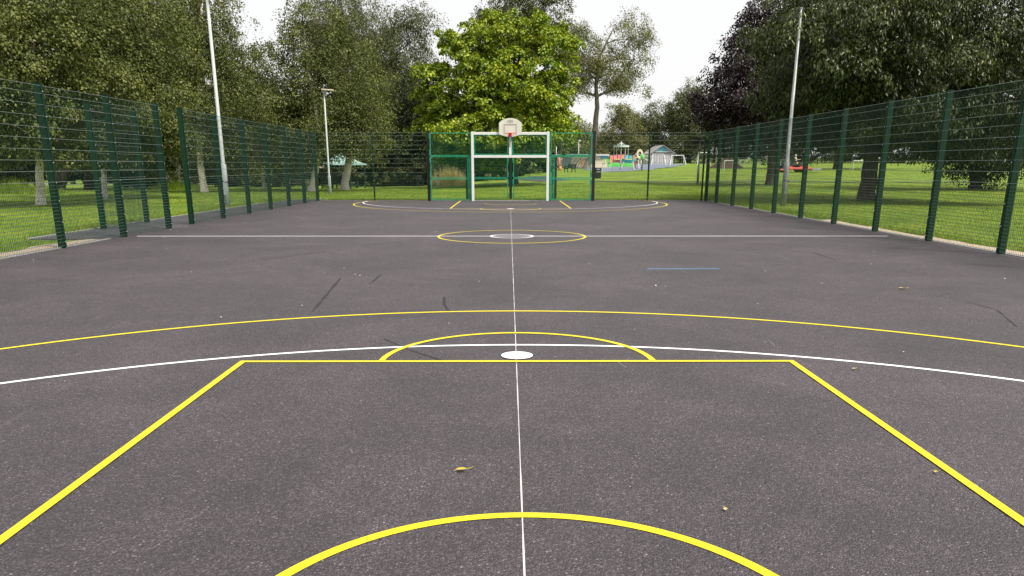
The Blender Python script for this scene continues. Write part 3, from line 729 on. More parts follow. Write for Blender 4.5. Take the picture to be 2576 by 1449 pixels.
RT = 'trees on the mower side of the court'
make_tree('copper_tree', 'dark purple leaved tree at the edge of the sky by the fence corner', [(1938, 470), (1942, 420), (1945, 340), (1935, 200), (1920, 60)],
  [(1920, 60, 60, 70), (1890, 140, 75, 70), (1960, 150, 90, 90), (1860, 220, 80, 70), (1840, 290, 75, 50), (1930, 280, 100, 70), (1990, 250, 90, 90), (1800, 270, 45, 35), (1960, 20, 60, 60), (1870, 320, 90, 30), (1905, 20, 35, 40)], 61, 'purple', M_BARK, 1000, 38, .85, .165, .8, RT, 8, .36, .2, droop=.3, shell=.4, flat=.7, upb=.45)
make_tree('cherry_tree', 'large cherry with thick flared trunk close outside the mesh fence', [(2182, 505), (2188, 440), (2195, 370), (2200, 300), (2215, 180), (2225, 60)],
  [(2030, 130, 110, 105, -1), (2120, 40, 140, 110, -3), (2250, 60, 150, 130, -4), (2400, 60, 150, 130, -3), (2540, 60, 130, 150, -3), (2060, 240, 130, 80, 0), (2200, 190, 150, 100, -4), (2360, 200, 150, 110, -4), (2500, 230, 130, 110, -4), (1945, 205, 55, 50, 0), (2010, 310, 110, 40, 1), (2130, 310, 110, 55), (2290, 310, 120, 55), (2440, 330, 110, 50, -2), (2560, 330, 90, 60, -4), (2000, 20, 70, 60, 0), (2640, 180, 120, 160, -4), (2250, 150, 200, 150, 3), (2050, 120, 140, 140, 3)], 37, 'cherry', M_BARK, 2800, 38, .55, .165, .40, RT, 11, .40, .22, droop=.8, flat=.8, upb=.45, bough=.36, core=.3)
make_tree('broadleaf_tree', 'low dark tree with foliage hanging nearly to the mown grass', [(2455, 480), (2456, 450), (2460, 380), (2470, 250)],
  [(2470, 430, 62, 42), (2460, 300, 130, 90), (2380, 330, 110, 70), (2560, 330, 120, 90), (2480, 180, 170, 120), (2500, 395, 70, 40), (2330, 370, 60, 35)], 52, 'dark', M_BARK, 760, 38, .85, .17, .6, RT, 6, .34, .2, droop=.5, shell=.4)
make_tree('broadleaf_tree', 'dark tree beyond the mower with branches sweeping over the field', [(2105, 425), (2108, 380), (2110, 320), (2110, 200)],
  [(2080, 300, 100, 60), (2170, 320, 90, 55), (2010, 320, 80, 55), (2120, 210, 150, 110), (2250, 330, 90, 50), (1985, 370, 50, 25), (2210, 385, 60, 20)], 106, 'dark', M_BARK, 560, 36, 1.4, .26, .6, RT, 6, .4, .1, droop=.5, shell=.35)
# far tree belt and shrubs closing the views under the crowns: alike in pairs, sharing meshes
def belt_tree(kind, h, w, clumps, leaf, seed):
    lob = [(0, 0, h * .62, w * .42, w * .42, h * .34), (-w * .25, 0, h * .42, w * .34, w * .3, h * .3), (w * .26, .5, h * .45, w * .32, w * .3, h * .3), (0, -.5, h * .25, w * .46, w * .36, h * .22)]
    me_, _ = crown_mesh('crown', lob, clumps, 70, h * .085, leaf, .6, LEAF[kind], droop=.4, shell=.45)
    b_ = MB(); b_.tube([(0, 0, -.4), (0, 0, h * .3), (.1, 0, h * .7)], [h * .03, h * .022, h * .008], 7); return me_, b_.mesh('trunk', M_BARK, True)
BL = ['medium dark leafy tree', 'tall grey green tree', 'low wide dark tree']
BELT = [belt_tree('dark', 12, 12, 330, .36, 1), belt_tree('willow', 14, 11, 330, .36, 2), belt_tree('dark', 10, 13, 330, .36, 3)]
SHRUB = [belt_tree('dark', 4.2, 6.5, 170, .24, 4), belt_tree('willow', 3.4, 5.5, 150, .22, 5)]
def plant(name, label, cat, group, k, x, y, s, src):
    t = thing(name, label, cat, (x, y, G(x, y)), random.uniform(0, 6.28), group)
    a = inst('crown', src[k][0], t); a['kind'] = 'stuff'; inst('trunk', src[k][1], t)
    t.scale = (s, s, s * random.uniform(.9, 1.12)); return t
for i, (px, Y) in enumerate([(1795, 175), (1870, 182), (1950, 176), (2030, 184), (2110, 172), (2190, 180), (2270, 170), (2350, 178), (2440, 168), (2530, 176), (2640, 168)]):
    plant('belt_tree', BL[i % 3] + ' in the belt along the far edge of the mown field', 'tree', 'far tree belt', i % 3, xat(px, Y), Y, random.uniform(.85, 1.15), BELT)
for i, (px, Y) in enumerate([(-130, 112), (-20, 118), (90, 112), (200, 120), (310, 114), (420, 122), (530, 116), (640, 124), (745, 118), (850, 126), (950, 120), (1050, 128), (1140, 124), (1220, 130)]):
    plant('belt_tree', BL[i % 3] + ' in the wood behind the birches and shelter', 'tree', 'wood behind the birches', i % 3, xat(px, Y), Y, random.uniform(.95, 1.2), BELT)
def shrub_label(px, k):
    tone = ('dense dark shrub', 'looser grey green shrub')[k]
    if px < 130: return tone + ' in shade behind the thick white birch'
    if px < 420: return tone + ' in shade behind the forked dark trunks'
    if px < 620: return tone + ' in shade behind the leaning birches and pale column'
    if px < 800: return tone + ' in shade behind the picnic table'
    if px < 930: return tone + ' close behind the shelter'
    if px < 1080: return tone + ' in shade between shelter and goal'
    return tone + ' under the lime maple behind the goal mesh'
for i, (px, Y) in enumerate([(-60, 58), (10, 60), (60, 92), (20, 74), (225, 88), (290, 90), (330, 76), (395, 80), (350, 68), (560, 84), (590, 74), (640, 80), (745, 80), (700, 74), (820, 88), (905, 84), (960, 82), (930, 76), (1025, 80), (990, 78), (1075, 80), (1110, 92), (1165, 86), (1215, 82), (1260, 86), (1240, 96), (480, 82), (500, 94), (690, 92), (1190, 96), (1310, 92)]):
    plant('shrub', shrub_label(px, i % 2), 'shrub', 'understorey shrubs', i % 2, xat(px, Y), Y, random.uniform(.85, 1.2), SHRUB)

# ------------------------------------------------------------------ people (one continuous skinned body each; clothes and hair as children)
M_SKIN = noisy('skin', (.46, .28, .20), (.54, .34, .25), 30, .55); M_HAIR = noisy('dark_hair', (.018, .011, .008), (.045, .028, .02), 40, .6)
def cloth(name, c): return noisy(name, tuple(x * .85 for x in c), c, 20, .85)
def skin(name, joints, edges, m, parent, root=0, sub=1):
    me_ = bpy.data.meshes.new(name); me_.from_pydata([j[:3] for j in joints], edges, []); me_.materials.append(m)
    o_ = bpy.data.objects.new(name, me_); COL.objects.link(o_); o_.parent = parent
    md = o_.modifiers.new('skin', 'SKIN'); md.use_smooth_shade = True
    for i, sv in enumerate(me_.skin_vertices[0].data):
        r = joints[i][3]; sv.radius = (r, r); sv.use_root = (i == root)
    ss = o_.modifiers.new('sub', 'SUBSURF'); ss.levels = sub; ss.render_levels = sub
    return o_
def person(label, loc, rz, H, pose, top, legs, hair, shoe, cat='person'):
    t = thing('person', label, cat, loc, rz); k = H / 1.7
    J = {n: (p[0] * k, p[1] * k, p[2] * k) for n, p in pose.items()}
    hk = 1.28 if H < 1.3 else 1.0
    names, rad = [], dict(pelvis=.12, chest=.135, neck=.055, head0=.085 * hk, head1=.10 * hk, head2=.075 * hk, nose=.018, hipl=.085, hipr=.085, kneel=.06, kneer=.06, ankl=.042, ankr=.042, toel=.035, toer=.035, shl=.06, shr=.06, ell=.042, elr=.042, wrl=.03, wrr=.03)
    ch = [('pelvis', 'chest'), ('chest', 'neck'), ('neck', 'head0'), ('head0', 'head1'), ('head1', 'head2'), ('head0', 'nose')]
    for s in 'lr': ch += [('pelvis', 'hip' + s), ('hip' + s, 'knee' + s), ('knee' + s, 'ank' + s), ('ank' + s, 'toe' + s), ('chest', 'sh' + s), ('sh' + s, 'el' + s), ('el' + s, 'wr' + s)]
    names = list(rad); js = [(*J[n], rad[n] * k) for n in names]; ed = [(names.index(a), names.index(b_)) for a, b_ in ch]
    for s in 'lr':                                   # palm and five fingers on each hand
        w = Vector(J['wr' + s]); d = (w - Vector(J['el' + s])).normalized(); sd_ = d.cross(Vector((1, 0, 0))).normalized()
        js.append((*(w + d * .07 * k), .026 * k)); pm = len(js) - 1; ed.append((names.index('wr' + s), pm))
        for f, (a, l) in enumerate(((-.05, .05), (-.022, .085), (-.005, .095), (.012, .088), (.03, .07))):
            p0 = w + d * (.09 if f else .04) * k + sd_ * a * k; p1 = p0 + d * l * .5 * k + sd_ * a * .3 * k; p2 = p1 + (d * .6 + Vector((0, -.4, -.3))).normalized() * l * .5 * k
            js += [(*p0, .011 * k), (*p1, .010 * k), (*p2, .008 * k)]; q = len(js); ed += [(pm, q - 3), (q - 3, q - 2), (q - 2, q - 1)]
    skin('body', js, ed, M_SKIN, t)
    def gar(nm, keys, e, grow, m): return skin(nm, [(*J[a], (rad[a] + grow) * k) for a in keys], [(keys.index(a), keys.index(b_)) for a, b_ in e], m, t)
    gar('top', ['chest', 'pelvis', 'shl', 'shr', 'ell', 'elr'], [('chest', 'pelvis'), ('chest', 'shl'), ('chest', 'shr'), ('shl', 'ell'), ('shr', 'elr')], .028, top)
    gar('trousers', ['pelvis', 'hipl', 'hipr', 'kneel', 'kneer', 'ankl', 'ankr'], [('pelvis', 'hipl'), ('pelvis', 'hipr'), ('hipl', 'kneel'), ('hipr', 'kneer'), ('kneel', 'ankl'), ('kneer', 'ankr')], .022, legs)
    h = MB(); c = Vector(J['head1']); h.ball(c + Vector((0, .025 * k, .035 * k)), (.105 * k * hk, .115 * k * hk, .11 * k * hk), 12, 8); h.build('hair', hair, t, True)
    f = MB(); hc = Vector(J['head0'])
    for s in (-1, 1): f.ball(hc + Vector((s * .035 * k, -.088 * k * hk, .05 * k)), .012 * k, 6, 4)
    f.build('eyes', M_HAIR, t)
    f = MB(); f.box(hc + Vector((0, -.088 * k * hk, -.02 * k)), (.045 * k, .012 * k, .01 * k)); f.build('mouth', M_RED, t)
    for s in 'lr': f = MB(); f.ball(Vector(J['toe' + s]).lerp(Vector(J['ank' + s]), .45) + Vector((0, 0, -.02 * k)), (.05 * k, .125 * k, .045 * k), 10, 6); f.build('shoe', shoe, t, True)
    return t
STAND = dict(pelvis=(0, 0, .93), chest=(0, 0, 1.28), neck=(0, 0, 1.44), head0=(0, -.02, 1.53), head1=(0, -.01, 1.60), head2=(0, 0, 1.65), nose=(0, -.11, 1.55),
  hipl=(.09, 0, .88), hipr=(-.09, 0, .88), kneel=(.10, -.05, .49), kneer=(-.10, .03, .49), ankl=(.10, -.02, .08), ankr=(-.10, .10, .08), toel=(.11, -.15, .035), toer=(-.11, -.03, .035),
  shl=(.19, 0, 1.38), shr=(-.19, 0, 1.38), ell=(.28, -.02, 1.12), elr=(-.30, -.06, 1.14), wrl=(.27, -.14, .90), wrr=(-.36, -.20, .95))
SIT = dict(pelvis=(0, 0, .05), chest=(0, .04, .42), neck=(0, .02, .58), head0=(0, 0, .67), head1=(0, .01, .74), head2=(0, .02, .79), nose=(0, -.09, .69),
  hipl=(.10, -.03, .03), hipr=(-.10, -.03, .03), kneel=(.14, -.45, .06), kneer=(-.14, -.45, .06), ankl=(.14, -.55, -.36), ankr=(-.14, -.55, -.36), toel=(.14, -.68, -.40), toer=(-.14, -.68, -.40),
  shl=(.20, .03, .52), shr=(-.20, .03, .52), ell=(.27, -.12, .28), elr=(-.27, -.12, .28), wrl=(.16, -.36, .33), wrr=(-.16, -.36, .33))
Yc = 70.0; cx_ = xat(1103, Yc, 468); cz_ = G(cx_, Yc)
person('child in salmon top and white trousers holding a stick beside the dry grass', (cx_, Yc, cz_), math.radians(25), 1.0, STAND, cloth('salmon_cotton', (.80, .36, .27)), cloth('white_cotton', (.78, .80, .80)), M_HAIR, cloth('pale_shoe', (.6, .6, .6)))
b = MB(); b.tube([(-.225, -.165, .56), (-.29, -.25, .30), (-.38, -.36, .03)], .014, 6); b.tube([(-.38, -.36, .03), (-.45, -.38, .02), (-.47, -.36, .10)], .014, 6)
o = b.build('toy_stick', noisy('yellowish_plastic', (.6, .58, .4), (.7, .68, .5), 8, .5)); o.location = (cx_, Yc, cz_); o.rotation_euler = (0, 0, math.radians(25))
tag(o, 'pale curved toy stick held by the child', 'stick')

# ------------------------------------------------------------------ shelter
M_ROOFG = noisy('green_sheet_roof', (.16, .30, .26), (.30, .44, .40), 3, .45); M_DKG = noisy('dark_green_post_paint', (.008, .03, .022), (.015, .05, .036), 6, .5)
Ys = 66.0; sx = xat(862, Ys, 414); sz = G(sx, Ys)
sh = thing('shelter', 'hexagonal park shelter with pale green roof and dark posts', 'shelter', (sx, Ys, sz))
R = mpp(Ys) * 62; eave = zat(414, Ys) - sz; apex = eave + .95
hexp = [(R * math.cos(a), R * math.sin(a)) for a in [math.pi / 6 * 0 + i * math.pi / 3 for i in range(6)]]
for i in range(6):
    a, c = hexp[i], hexp[(i + 1) % 6]; b = MB()
    am, cm = (a[0] * .42, a[1] * .42), (c[0] * .42, c[1] * .42)
    zc = eave + .34
    for dz in (0,):
        b.add([(a[0], a[1], eave), (c[0], c[1], eave), (cm[0], cm[1], zc), (am[0], am[1], zc), (0, 0, apex), (a[0], a[1], eave - .04), (c[0], c[1], eave - .04), (0, 0, apex - .05)],
              [(0, 1, 2, 3), (3, 2, 4), (5, 6, 1, 0), (6, 5, 7)])
    pnl = b.build('roof_panel', M_ROOFG, sh)
    b = MB()
    for k in np.linspace(.02, .98, 9):
        p = (a[0] + (c[0] - a[0]) * k, a[1] + (c[1] - a[1]) * k); q = (am[0] + (cm[0] - am[0]) * k, am[1] + (cm[1] - am[1]) * k)
        b.bar((p[0], p[1], eave + .012), (q[0], q[1], zc + .012), .03, .03)
    b.build('roof_seams', M_ROOFG, pnl)
    b = MB(); b.tube([(a[0] * .88, a[1] * .88, -.1), (a[0] * .88, a[1] * .88, eave + .05)], .055, 8); b.build('post', M_DKG, sh)
    if i in (1, 2, 3):
        b = MB()
        for z in (.5, .95): b.bar((a[0] * .88, a[1] * .88, z), (c[0] * .88, c[1] * .88, z), .05, .05)
        for k in np.linspace(.06, .94, 12): b.bar((a[0] * .88 + (c[0] - a[0]) * .88 * k, a[1] * .88 + (c[1] - a[1]) * .88 * k, .08), (a[0] * .88 + (c[0] - a[0]) * .88 * k, a[1] * .88 + (c[1] - a[1]) * .88 * k, .95), .022)
        b.build('railing', M_DKG, sh)
b = MB(); b.ball((0, 0, apex + .1), (.09, .09, .16), 8, 6); b.build('finial', M_ROOFG, sh, True)
b = MB(); b.box((-R * .62, -R * .80, eave - .17), (.50, .03, .22)); b.build('name_board', noisy('cream_board', (.55, .52, .44), (.65, .62, .54), 9, .6), sh)
b = MB(); b.box((0, .3, .45), (2.4, .4, .05)); b.box((0, .52, .75), (2.4, .05, .35))
for x in (-1, 0, 1): b.box((x, .3, .21), (.08, .35, .42))
b.build('seat', M_DKG, sh)

# ------------------------------------------------------------------ benches, bins, picnic table
def bench(label, loc, rz, L=1.6, group='park benches'):
    t = thing('park_bench', label, 'bench', loc, rz, group)
    for k in range(4): b = MB(); b.box((0, -.18 + .12 * k, .45), (L, .09, .035)); b.build('seat_slat', M_BLK, t)
    for k in range(4): b = MB(); b.box((0, .30 + .035 * k, .56 + .115 * k), (L, .03, .085), Matrix.Rotation(math.radians(-16), 3, 'X')); b.build('back_slat', M_BLK, t)
    for s in (-1, 1):
        x = s * (L / 2 - .08); b = MB()
        b.bar((x, -.2, 0), (x, -.2, .64), .07); b.bar((x, .26, 0), (x, .26, .46), .07); b.bar((x, .26, .46), (x, .44, 1.0), .06); b.bar((x, -.24, .65), (x, .34, .67), .07, .05); b.bar((x, -.2, .40), (x, .28, .40), .06)
        b.build('end_frame', M_BLK, t)
    return t
x = xat(1433, 92); bench('black slatted bench facing the path between goal and cream building', (x, 92, G(x, 92)), math.radians(-58))
x = xat(1064, 74); bench('black bench in deep shade behind the goal end fence', (x, 74, G(x, 74)), math.radians(75), 1.2)
x = xat(1505, 77); t = thing('litter_bin', 'square black litter bin standing on grass near the open crowned tree', 'bin', (x, 77, G(x, 77)), .1)
b = MB(); b.box((0, 0, .40), (.52, .46, .80)); b.build('body', M_BLK, t, bevel=.02)
b = MB(); b.box((0, 0, .93), (.56, .50, .07)); 
for sx_ in (-.22, .22):
    for sy_ in (-.19, .19): b.box((sx_, sy_, .85), (.06, .06, .1))
b.build('hood', M_BLK, t); b = MB(); b.box((0, -.236, .62), (.36, .012, .10)); b.build('notice_plate', M_GALV, t); b = MB(); b.box((0, 0, -.04), (.42, .36, .1)); b.build('plinth', M_CONC, t)
M_TIMB = noisy('weathered_timber', (.22, .19, .15), (.36, .32, .26), 8, .8, sc3=(.3, 2, 2))
x = xat(748, 62); t = thing('picnic_table', 'low weathered picnic table on the grass behind the corner fence', 'table', (x, 62, G(x, 62)), .2)
for k in range(4): b = MB(); b.box((0, -.27 + .18 * k, .72), (1.7, .16, .035)); b.build('top_plank', M_TIMB, t)
for s in (-1, 1):
    b = MB(); b.box((0, s * .72, .44), (1.7, .24, .04)); b.build('seat_plank', M_TIMB, t)
    b = MB(); b.bar((s * .6, -.65, 0), (s * .6, -.2, .70), .08, .05); b.bar((s * .6, .65, 0), (s * .6, .2, .70), .08, .05); b.bar((s * .6, -.8, .40), (s * .6, .8, .40), .05, .08); b.build('leg_frame', M_TIMB, t)

# ------------------------------------------------------------------ playground
def pc(n, c, r=.5): return noisy(n, tuple(v * .82 for v in c), c, 6, r)
C_CREAM, C_ORANGE, C_PINK, C_REDP = pc('cream_render', (.80, .72, .52), .8), pc('orange_paint', (.80, .32, .16)), pc('pink_paint', (.78, .25, .42)), pc('coral_paint', (.75, .22, .18))
C_TURQ, C_BLUEP, C_LIME, C_YELP, C_WHITE = pc('turquoise_paint', (.10, .55, .62)), pc('sky_blue_paint', (.15, .50, .80)), pc('lime_paint', (.15, .62, .12)), pc('sun_yellow_paint', (.80, .66, .18)), pc('white_tube_paint', (.76, .76, .74))
C_GREY, C_TEAL, C_BROWN = pc('grey_shutter', (.30, .34, .35)), pc('sea_green_paint', (.10, .50, .38)), pc('brown_mural_line', (.34, .20, .10))
# blue rubber safety surface
pts = [(1506, 436, 92), (1560, 434, 94), (1640, 427, 104), (1700, 419, 122), (1730, 412, 150)]
b = MB(); vs = []; NS = 24
def lerp_pts(u):
    f = u * (len(pts) - 1); i = min(int(f), len(pts) - 2); k = f - i
    return xat(pts[i][0] + (pts[i + 1][0] - pts[i][0]) * k, pts[i][2] + (pts[i + 1][2] - pts[i][2]) * k), pts[i][2] + (pts[i + 1][2] - pts[i][2]) * k
for i in range(NS + 1):
    x_, y_ = lerp_pts(i / NS)
    for j in range(7):
        k = j / 6; xx = x_ + (7.5 - x_ - (i / NS) * -14) * k * .75; yy = y_ + (150 - y_) * k * (1 - .3 * i / NS)
        vs.append((xx, yy, G(xx, yy) + .035))
b.add(vs, [(i * 7 + j, (i + 1) * 7 + j, (i + 1) * 7 + j + 1, i * 7 + j + 1) for i in range(NS) for j in range(6)])
struct(b.build('rubber_surface', noisy('blue_rubber', (.10, .125, .17), (.17, .20, .255), 3, .85)))
def box_px(b, x0, x1, y0, y1, Y, d=.3, o=None, dy=0):
    p, q = at(x0, y1, Y), at(x1, y0, Y); o = o or Vector((0, 0, 0))
    b.box(((p.x + q.x) / 2 - o.x, Y + d / 2 + dy - o.y, (p.z + q.z) / 2 - o.z), (abs(q.x - p.x), d, abs(q.z - p.z)))
def root_px(name, label, cat, x, Y, group=None):
    X = xat(x, Y); return thing(name, label, cat, (X, Y, G(X, Y)), 0, group)
# long low cream building with murals
Yb = 116.0; t = root_px('cream_building', 'long low cream building with grey shutter and painted arcs by the playground', 'building', 1460, Yb); O = t.location
def P(name, m, *rects, d=.3, dy=0, parent=None):
    b = MB()
    for r in rects: box_px(b, *r, Yb, d, O, dy)
    return b.build(name, m, parent or t)
w = P('wall', C_CREAM, (1403, 1530, 392, 434), d=5)
P('roof', C_WHITE, (1400, 1533, 387.5, 391.8), d=5.6, dy=-.3)
sh_ = P('shutter', C_GREY, (1414, 1439, 396, 429), d=.08, dy=-.10)
b = MB()
for k in range(9): 
    y_ = 398 + 3.5 * k; box_px(b, 1414.5, 1438.5, y_, y_ + .6, Yb, .03, O, -.14)
b.build('shutter_rib', C_GREY, sh_)
for k, r in enumerate((22, 34, 46)):
    b = MB(); b.tube([at(1440 + r * (1 - math.cos(a)) * .55 + k * 6, 430 - (30) * math.sin(a), Yb - .05) - O for a in np.linspace(0, 1.5, 10)], .05, 5); b.build('painted_arc', C_BROWN, t)
P('turquoise_sign', C_TURQ, (1512, 1531, 393, 399), d=.08, dy=-.1)
P('orange_panel', C_ORANGE, (1462, 1472, 405, 430), d=.06, dy=-.08); P('fascia_stripe', C_TEAL, (1404, 1500, 388.5, 390.5), d=.05, dy=-.36)
# mural wall of coloured panels
Ym = 120.0; t = root_px('mural_wall', 'colourful painted wall of pink, orange, red and green panels', 'wall', 1568, Ym); O = t.location
for x0, x1, y0, y1, m in ((1534, 1543, 391, 424, C_ORANGE), (1543, 1553, 390, 424, C_PINK), (1553, 1563, 389, 424, C_REDP), (1563, 1572, 389, 424, C_ORANGE), (1572, 1582, 390, 424, C_BLUEP), (1582, 1592, 391, 424, C_TEAL), (1592, 1601, 391, 424, C_REDP)):
    b = MB(); box_px(b, x0, x1 - .15, y0, y1, Ym, .15, O); b.build('panel', m, t)
b = MB()
for i in range(5): p = at(1536 + 12 * i, 418 - 3 * (i % 2), Ym - .1) - O; b.ball(p, (.75, .06, .45), 12, 6)
b.build('painted_bushes', C_LIME, t, True)
b = MB(); box_px(b, 1545, 1600, 400, 402, Ym, .3, O, -.3); b.build('ledge', C_YELP, t)
# maypole swing
Yp = 100.0; t = root_px('maypole_swing', 'tall maypole swing with white disc top and hanging ropes', 'swing', 1561, Yp); zt = zat(356, Yp) - t.location.z; zd = zat(368, Yp) - t.location.z; rd = 20 * mpp(Yp)
b = MB(); b.tube([(0, 0, -.1), (0, 0, zt)], [.08, .05], 10); b.build('pole', C_WHITE, t, True)
b = MB(); b.tube([(0, 0, zd - .10), (0, 0, zd + .10)], [rd, rd], 24); b.build('disc', pc('pale_teal_disc', (.55, .66, .62)), t)
for i in range(10):
    a = i * math.pi / 5 + .2; q = Vector((math.cos(a), math.sin(a), 0)) * rd * .93
    b = MB(); b.tube([q + Vector((0, 0, zd - .1)), q * .98 + Vector((0, 0, zd - 1.05))], .018, 5); b.build('rope', C_CREAM, t)
for i in range(4): 
    a = i * math.pi / 2 + .3; b = MB(); b.tube([(0, 0, zt - .1), (rd * .6 * math.cos(a), rd * .6 * math.sin(a), zd + .1)], .02, 5); b.build('stay', C_WHITE, t)
# climbing tower
Yt = 106.0; t = root_px('climbing_tower', 'wooden climbing tower with arched round-holed top panel', 'climbing frame', 1608, Yt); O = t.location
k = mpp(Yt)
for sx_ in (-.45, .45):
    for sy_ in (0, .9): b = MB(); b.tube([(sx_, sy_, -.1), (sx_, sy_, zat(384, Yt) - O.z)], .05, 8); b.build('leg', M_TIMB, t)
b = MB(); b.box((0, .45, zat(404, Yt) - O.z), (1.05, 1.05, .08)); b.build('deck', M_TIMB, t)
zc = zat(387, Yt) - O.z; ring = [(.42 * math.cos(a), .62 * math.sin(a)) for a in np.linspace(0, 2 * math.pi, 25)[:-1]]; inn = [(.2 * math.cos(a), .30 * math.sin(a)) for a in np.linspace(0, 2 * math.pi, 25)[:-1]]
b = MB(); n_ = 24
b.add([(x_, -.06, zc + z_) for x_, z_ in ring] + [(x_, -.06, zc + z_) for x_, z_ in inn] + [(x_, .0, zc + z_) for x_, z_ in ring] + [(x_, .0, zc + z_) for x_, z_ in inn],
  [(i, (i + 1) % n_, n_ + (i + 1) % n_, n_ + i) for i in range(n_)] + [(2 * n_ + i, 3 * n_ + i, 3 * n_ + (i + 1) % n_, 2 * n_ + (i + 1) % n_) for i in range(n_)] + [(i, 2 * n_ + i, 2 * n_ + (i + 1) % n_, (i + 1) % n_) for i in range(n_)])
b.build('arched_panel', C_CREAM, t)
b = MB(); b.tube([(-.2, -.1, zat(404, Yt) - O.z), (-.2, -1.2, .1)], .05, 6); b.tube([(.2, -.1, zat(404, Yt) - O.z), (.2, -1.2, .1)], .05, 6)
for q in range(5): b.bar((-.2, -.2 - .2 * q, 1.25 - .22 * q), (.2, -.2 - .2 * q, 1.25 - .22 * q), .04)
b.build('ladder', C_WHITE, t)
# green pod spinner
Yg = 99.0; t = root_px('pod_spinner', 'lime green pod on dark post with white curved arms', 'play equipment', 1615, Yg); O = t.location
b = MB(); b.tube([(0, 0, -.1), (0, 0, zat(398, Yg) - O.z)], .055, 8); b.build('post', M_BLK, t)
zg = zat(395, Yg) - O.z; b = MB(); b.ball((0, -.02, zg), (.24, .14, .36), 14, 10); b.build('pod', C_LIME, t, True)
for dx, dz in ((1.0, .48), (1.05, .05), (.75, -.42), (-.85, .3), (-.9, -.1)):
    b = MB(); b.tube([(0, 0, zg), (dx * .45, 0, zg + dz * .8 + .1), (dx, 0, zg + dz)], .035, 6); b.build('arm', C_WHITE, t)
# boat rocker on splayed white legs
Yr = 101.0; t = root_px('boat_rocker', 'turquoise boat shaped rocker slung on splayed white legs', 'play equipment', 1580, Yr); O = t.location
z0 = zat(411, Yr) - O.z; b = MB(); prof = []
for i in range(11):
    u = -1 + i / 5; wd_ = .42 * (1 - u * u) ** .5 + .02; zz = z0 + .22 * u * u
    prof.append([(u * .85, -wd_, zz + .42), (u * .8, -wd_ * .6, zz + .05), (u * .8, wd_ * .6, zz + .05), (u * .85, wd_, zz + .42)])
b.add([p for r in prof for p in r], [(4 * i + j, 4 * i + j + 1, 4 * i + j + 5, 4 * i + j + 4) for i in range(10) for j in range(3)]); b.build('hull', C_TURQ, t)
b = MB(); b.box((0, 0, z0 + .40), (1.0, .7, .05)); b.build('seat', C_TEAL, t)
for s in (-1, 1):
    for s2 in (-1, 1): b = MB(); b.tube([(s * .55, s2 * .2, z0 + .25), (s * .95 - .15, s2 * .5, -.05)], .035, 6); b.build('leg', C_WHITE, t)
# ladder frame with bright panel
Yl = 96.0; t = root_px('ladder_frame', 'white ladder frame with yellow and green panel beside the bin', 'climbing frame', 1525, Yl); O = t.location; k = mpp(Yl)
for dx in (-9, -3, 3, 9): b = MB(); b.tube([(dx * k, 0, -.05), (dx * k, 0, zat(402, Yl) - O.z)], .03, 6); b.build('upright', C_WHITE, t)
for q in range(4): b = MB(); b.bar((3 * k, 0, .22 + .24 * q), (9 * k, 0, .22 + .24 * q), .035); b.build('rung', C_WHITE, t)
for x0, x1, m, nm in ((-6, 0, C_YELP, 'yellow_panel'), (0, 9, C_LIME, 'green_panel')): b = MB(); b.box(((x0 + x1) / 2 * k, .04, zat(405, Yl) - O.z), ((x1 - x0) * k, .03, 8 * k)); b.build(nm, m, t)
b = MB(); b.box((6 * k, -.05, zat(411.5, Yl) - O.z), (7 * k, .2, .09)); b.box((-6 * k, -.05, zat(411.5, Yl) - O.z), (5 * k, .2, .07)); b.build('step', M_BLK, t)
# toddler springers
for i, (px, m, lab) in enumerate(((1400.5, C_YELP, 'yellow play bollard'), (1409.5, C_ORANGE, 'orange play bollard'))):
    Yq = 100 ; t = root_px('play_bollard', lab + ' beside the cream building shutter', 'bollard', px, Yq, 'play bollards'); b = MB(); b.tube([(0, 0, -.05), (0, 0, .42), (0, 0, .5)], [.17, .17, .10], 12); b.build('body', m, t, True)
    b = MB(); b.ball((0, 0, .56), .09, 8, 6); b.build('cap', M_DKG, t, True)
t = root_px('play_totem', 'coral red play figure post in front of the grey shutter', 'play equipment', 1406.5, 104); b = MB(); b.tube([(0, 0, -.05), (0, 0, 1.0), (0, 0, 1.35), (0, 0, 1.5)], [.12, .14, .16, .06], 12); b.build('body', C_REDP, t, True)
b = MB(); b.tube([(.1, 0, 1.2), (.45, 0, 1.35), (.6, 0, 1.75)], .05, 6); b.build('arm', C_WHITE, t, True)
# swings
def swing(label, x0, x1, Y, ytop, bays):
    t = root_px('swing_set', label, 'swing', (x0 + x1) / 2, Y, 'white tube swings'); k = mpp(Y); H = zat(ytop, Y) - t.location.z; hw = (x1 - x0) / 2 * k
    b = MB(); b.tube([(-hw, 0, H), (hw, 0, H)], .06, 8); b.build('top_bar', C_WHITE, t)
    for s in (-1, 1):
        for q in (-1, 1): b = MB(); b.tube([(s * hw, 0, H), (s * (hw + .35), q * .95, -.1)], .055, 7); b.build('leg', C_WHITE, t)
    for i in range(bays):
        xx = -hw + 2 * hw * (i + .5) / bays; b = MB()
        for d in (-.22, .22): b.tube([(xx + d, 0, H), (xx + d, -.05, .5)], .012, 4)
        ch = b.build('chains', M_GALV, t); b = MB(); b.box((xx, -.05, .48), (.5, .2, .05)); b.build('seat', M_BLK, t)
swing('white A-frame swing in front of the hut doors', 1641, 1668, 138, 388, 2)
swing('white A-frame swing beside the side wall of the hut', 1688, 1718, 140, 391, 2)
swing('white A-frame swing by the thin bare pole', 1756, 1779, 142, 384, 1)
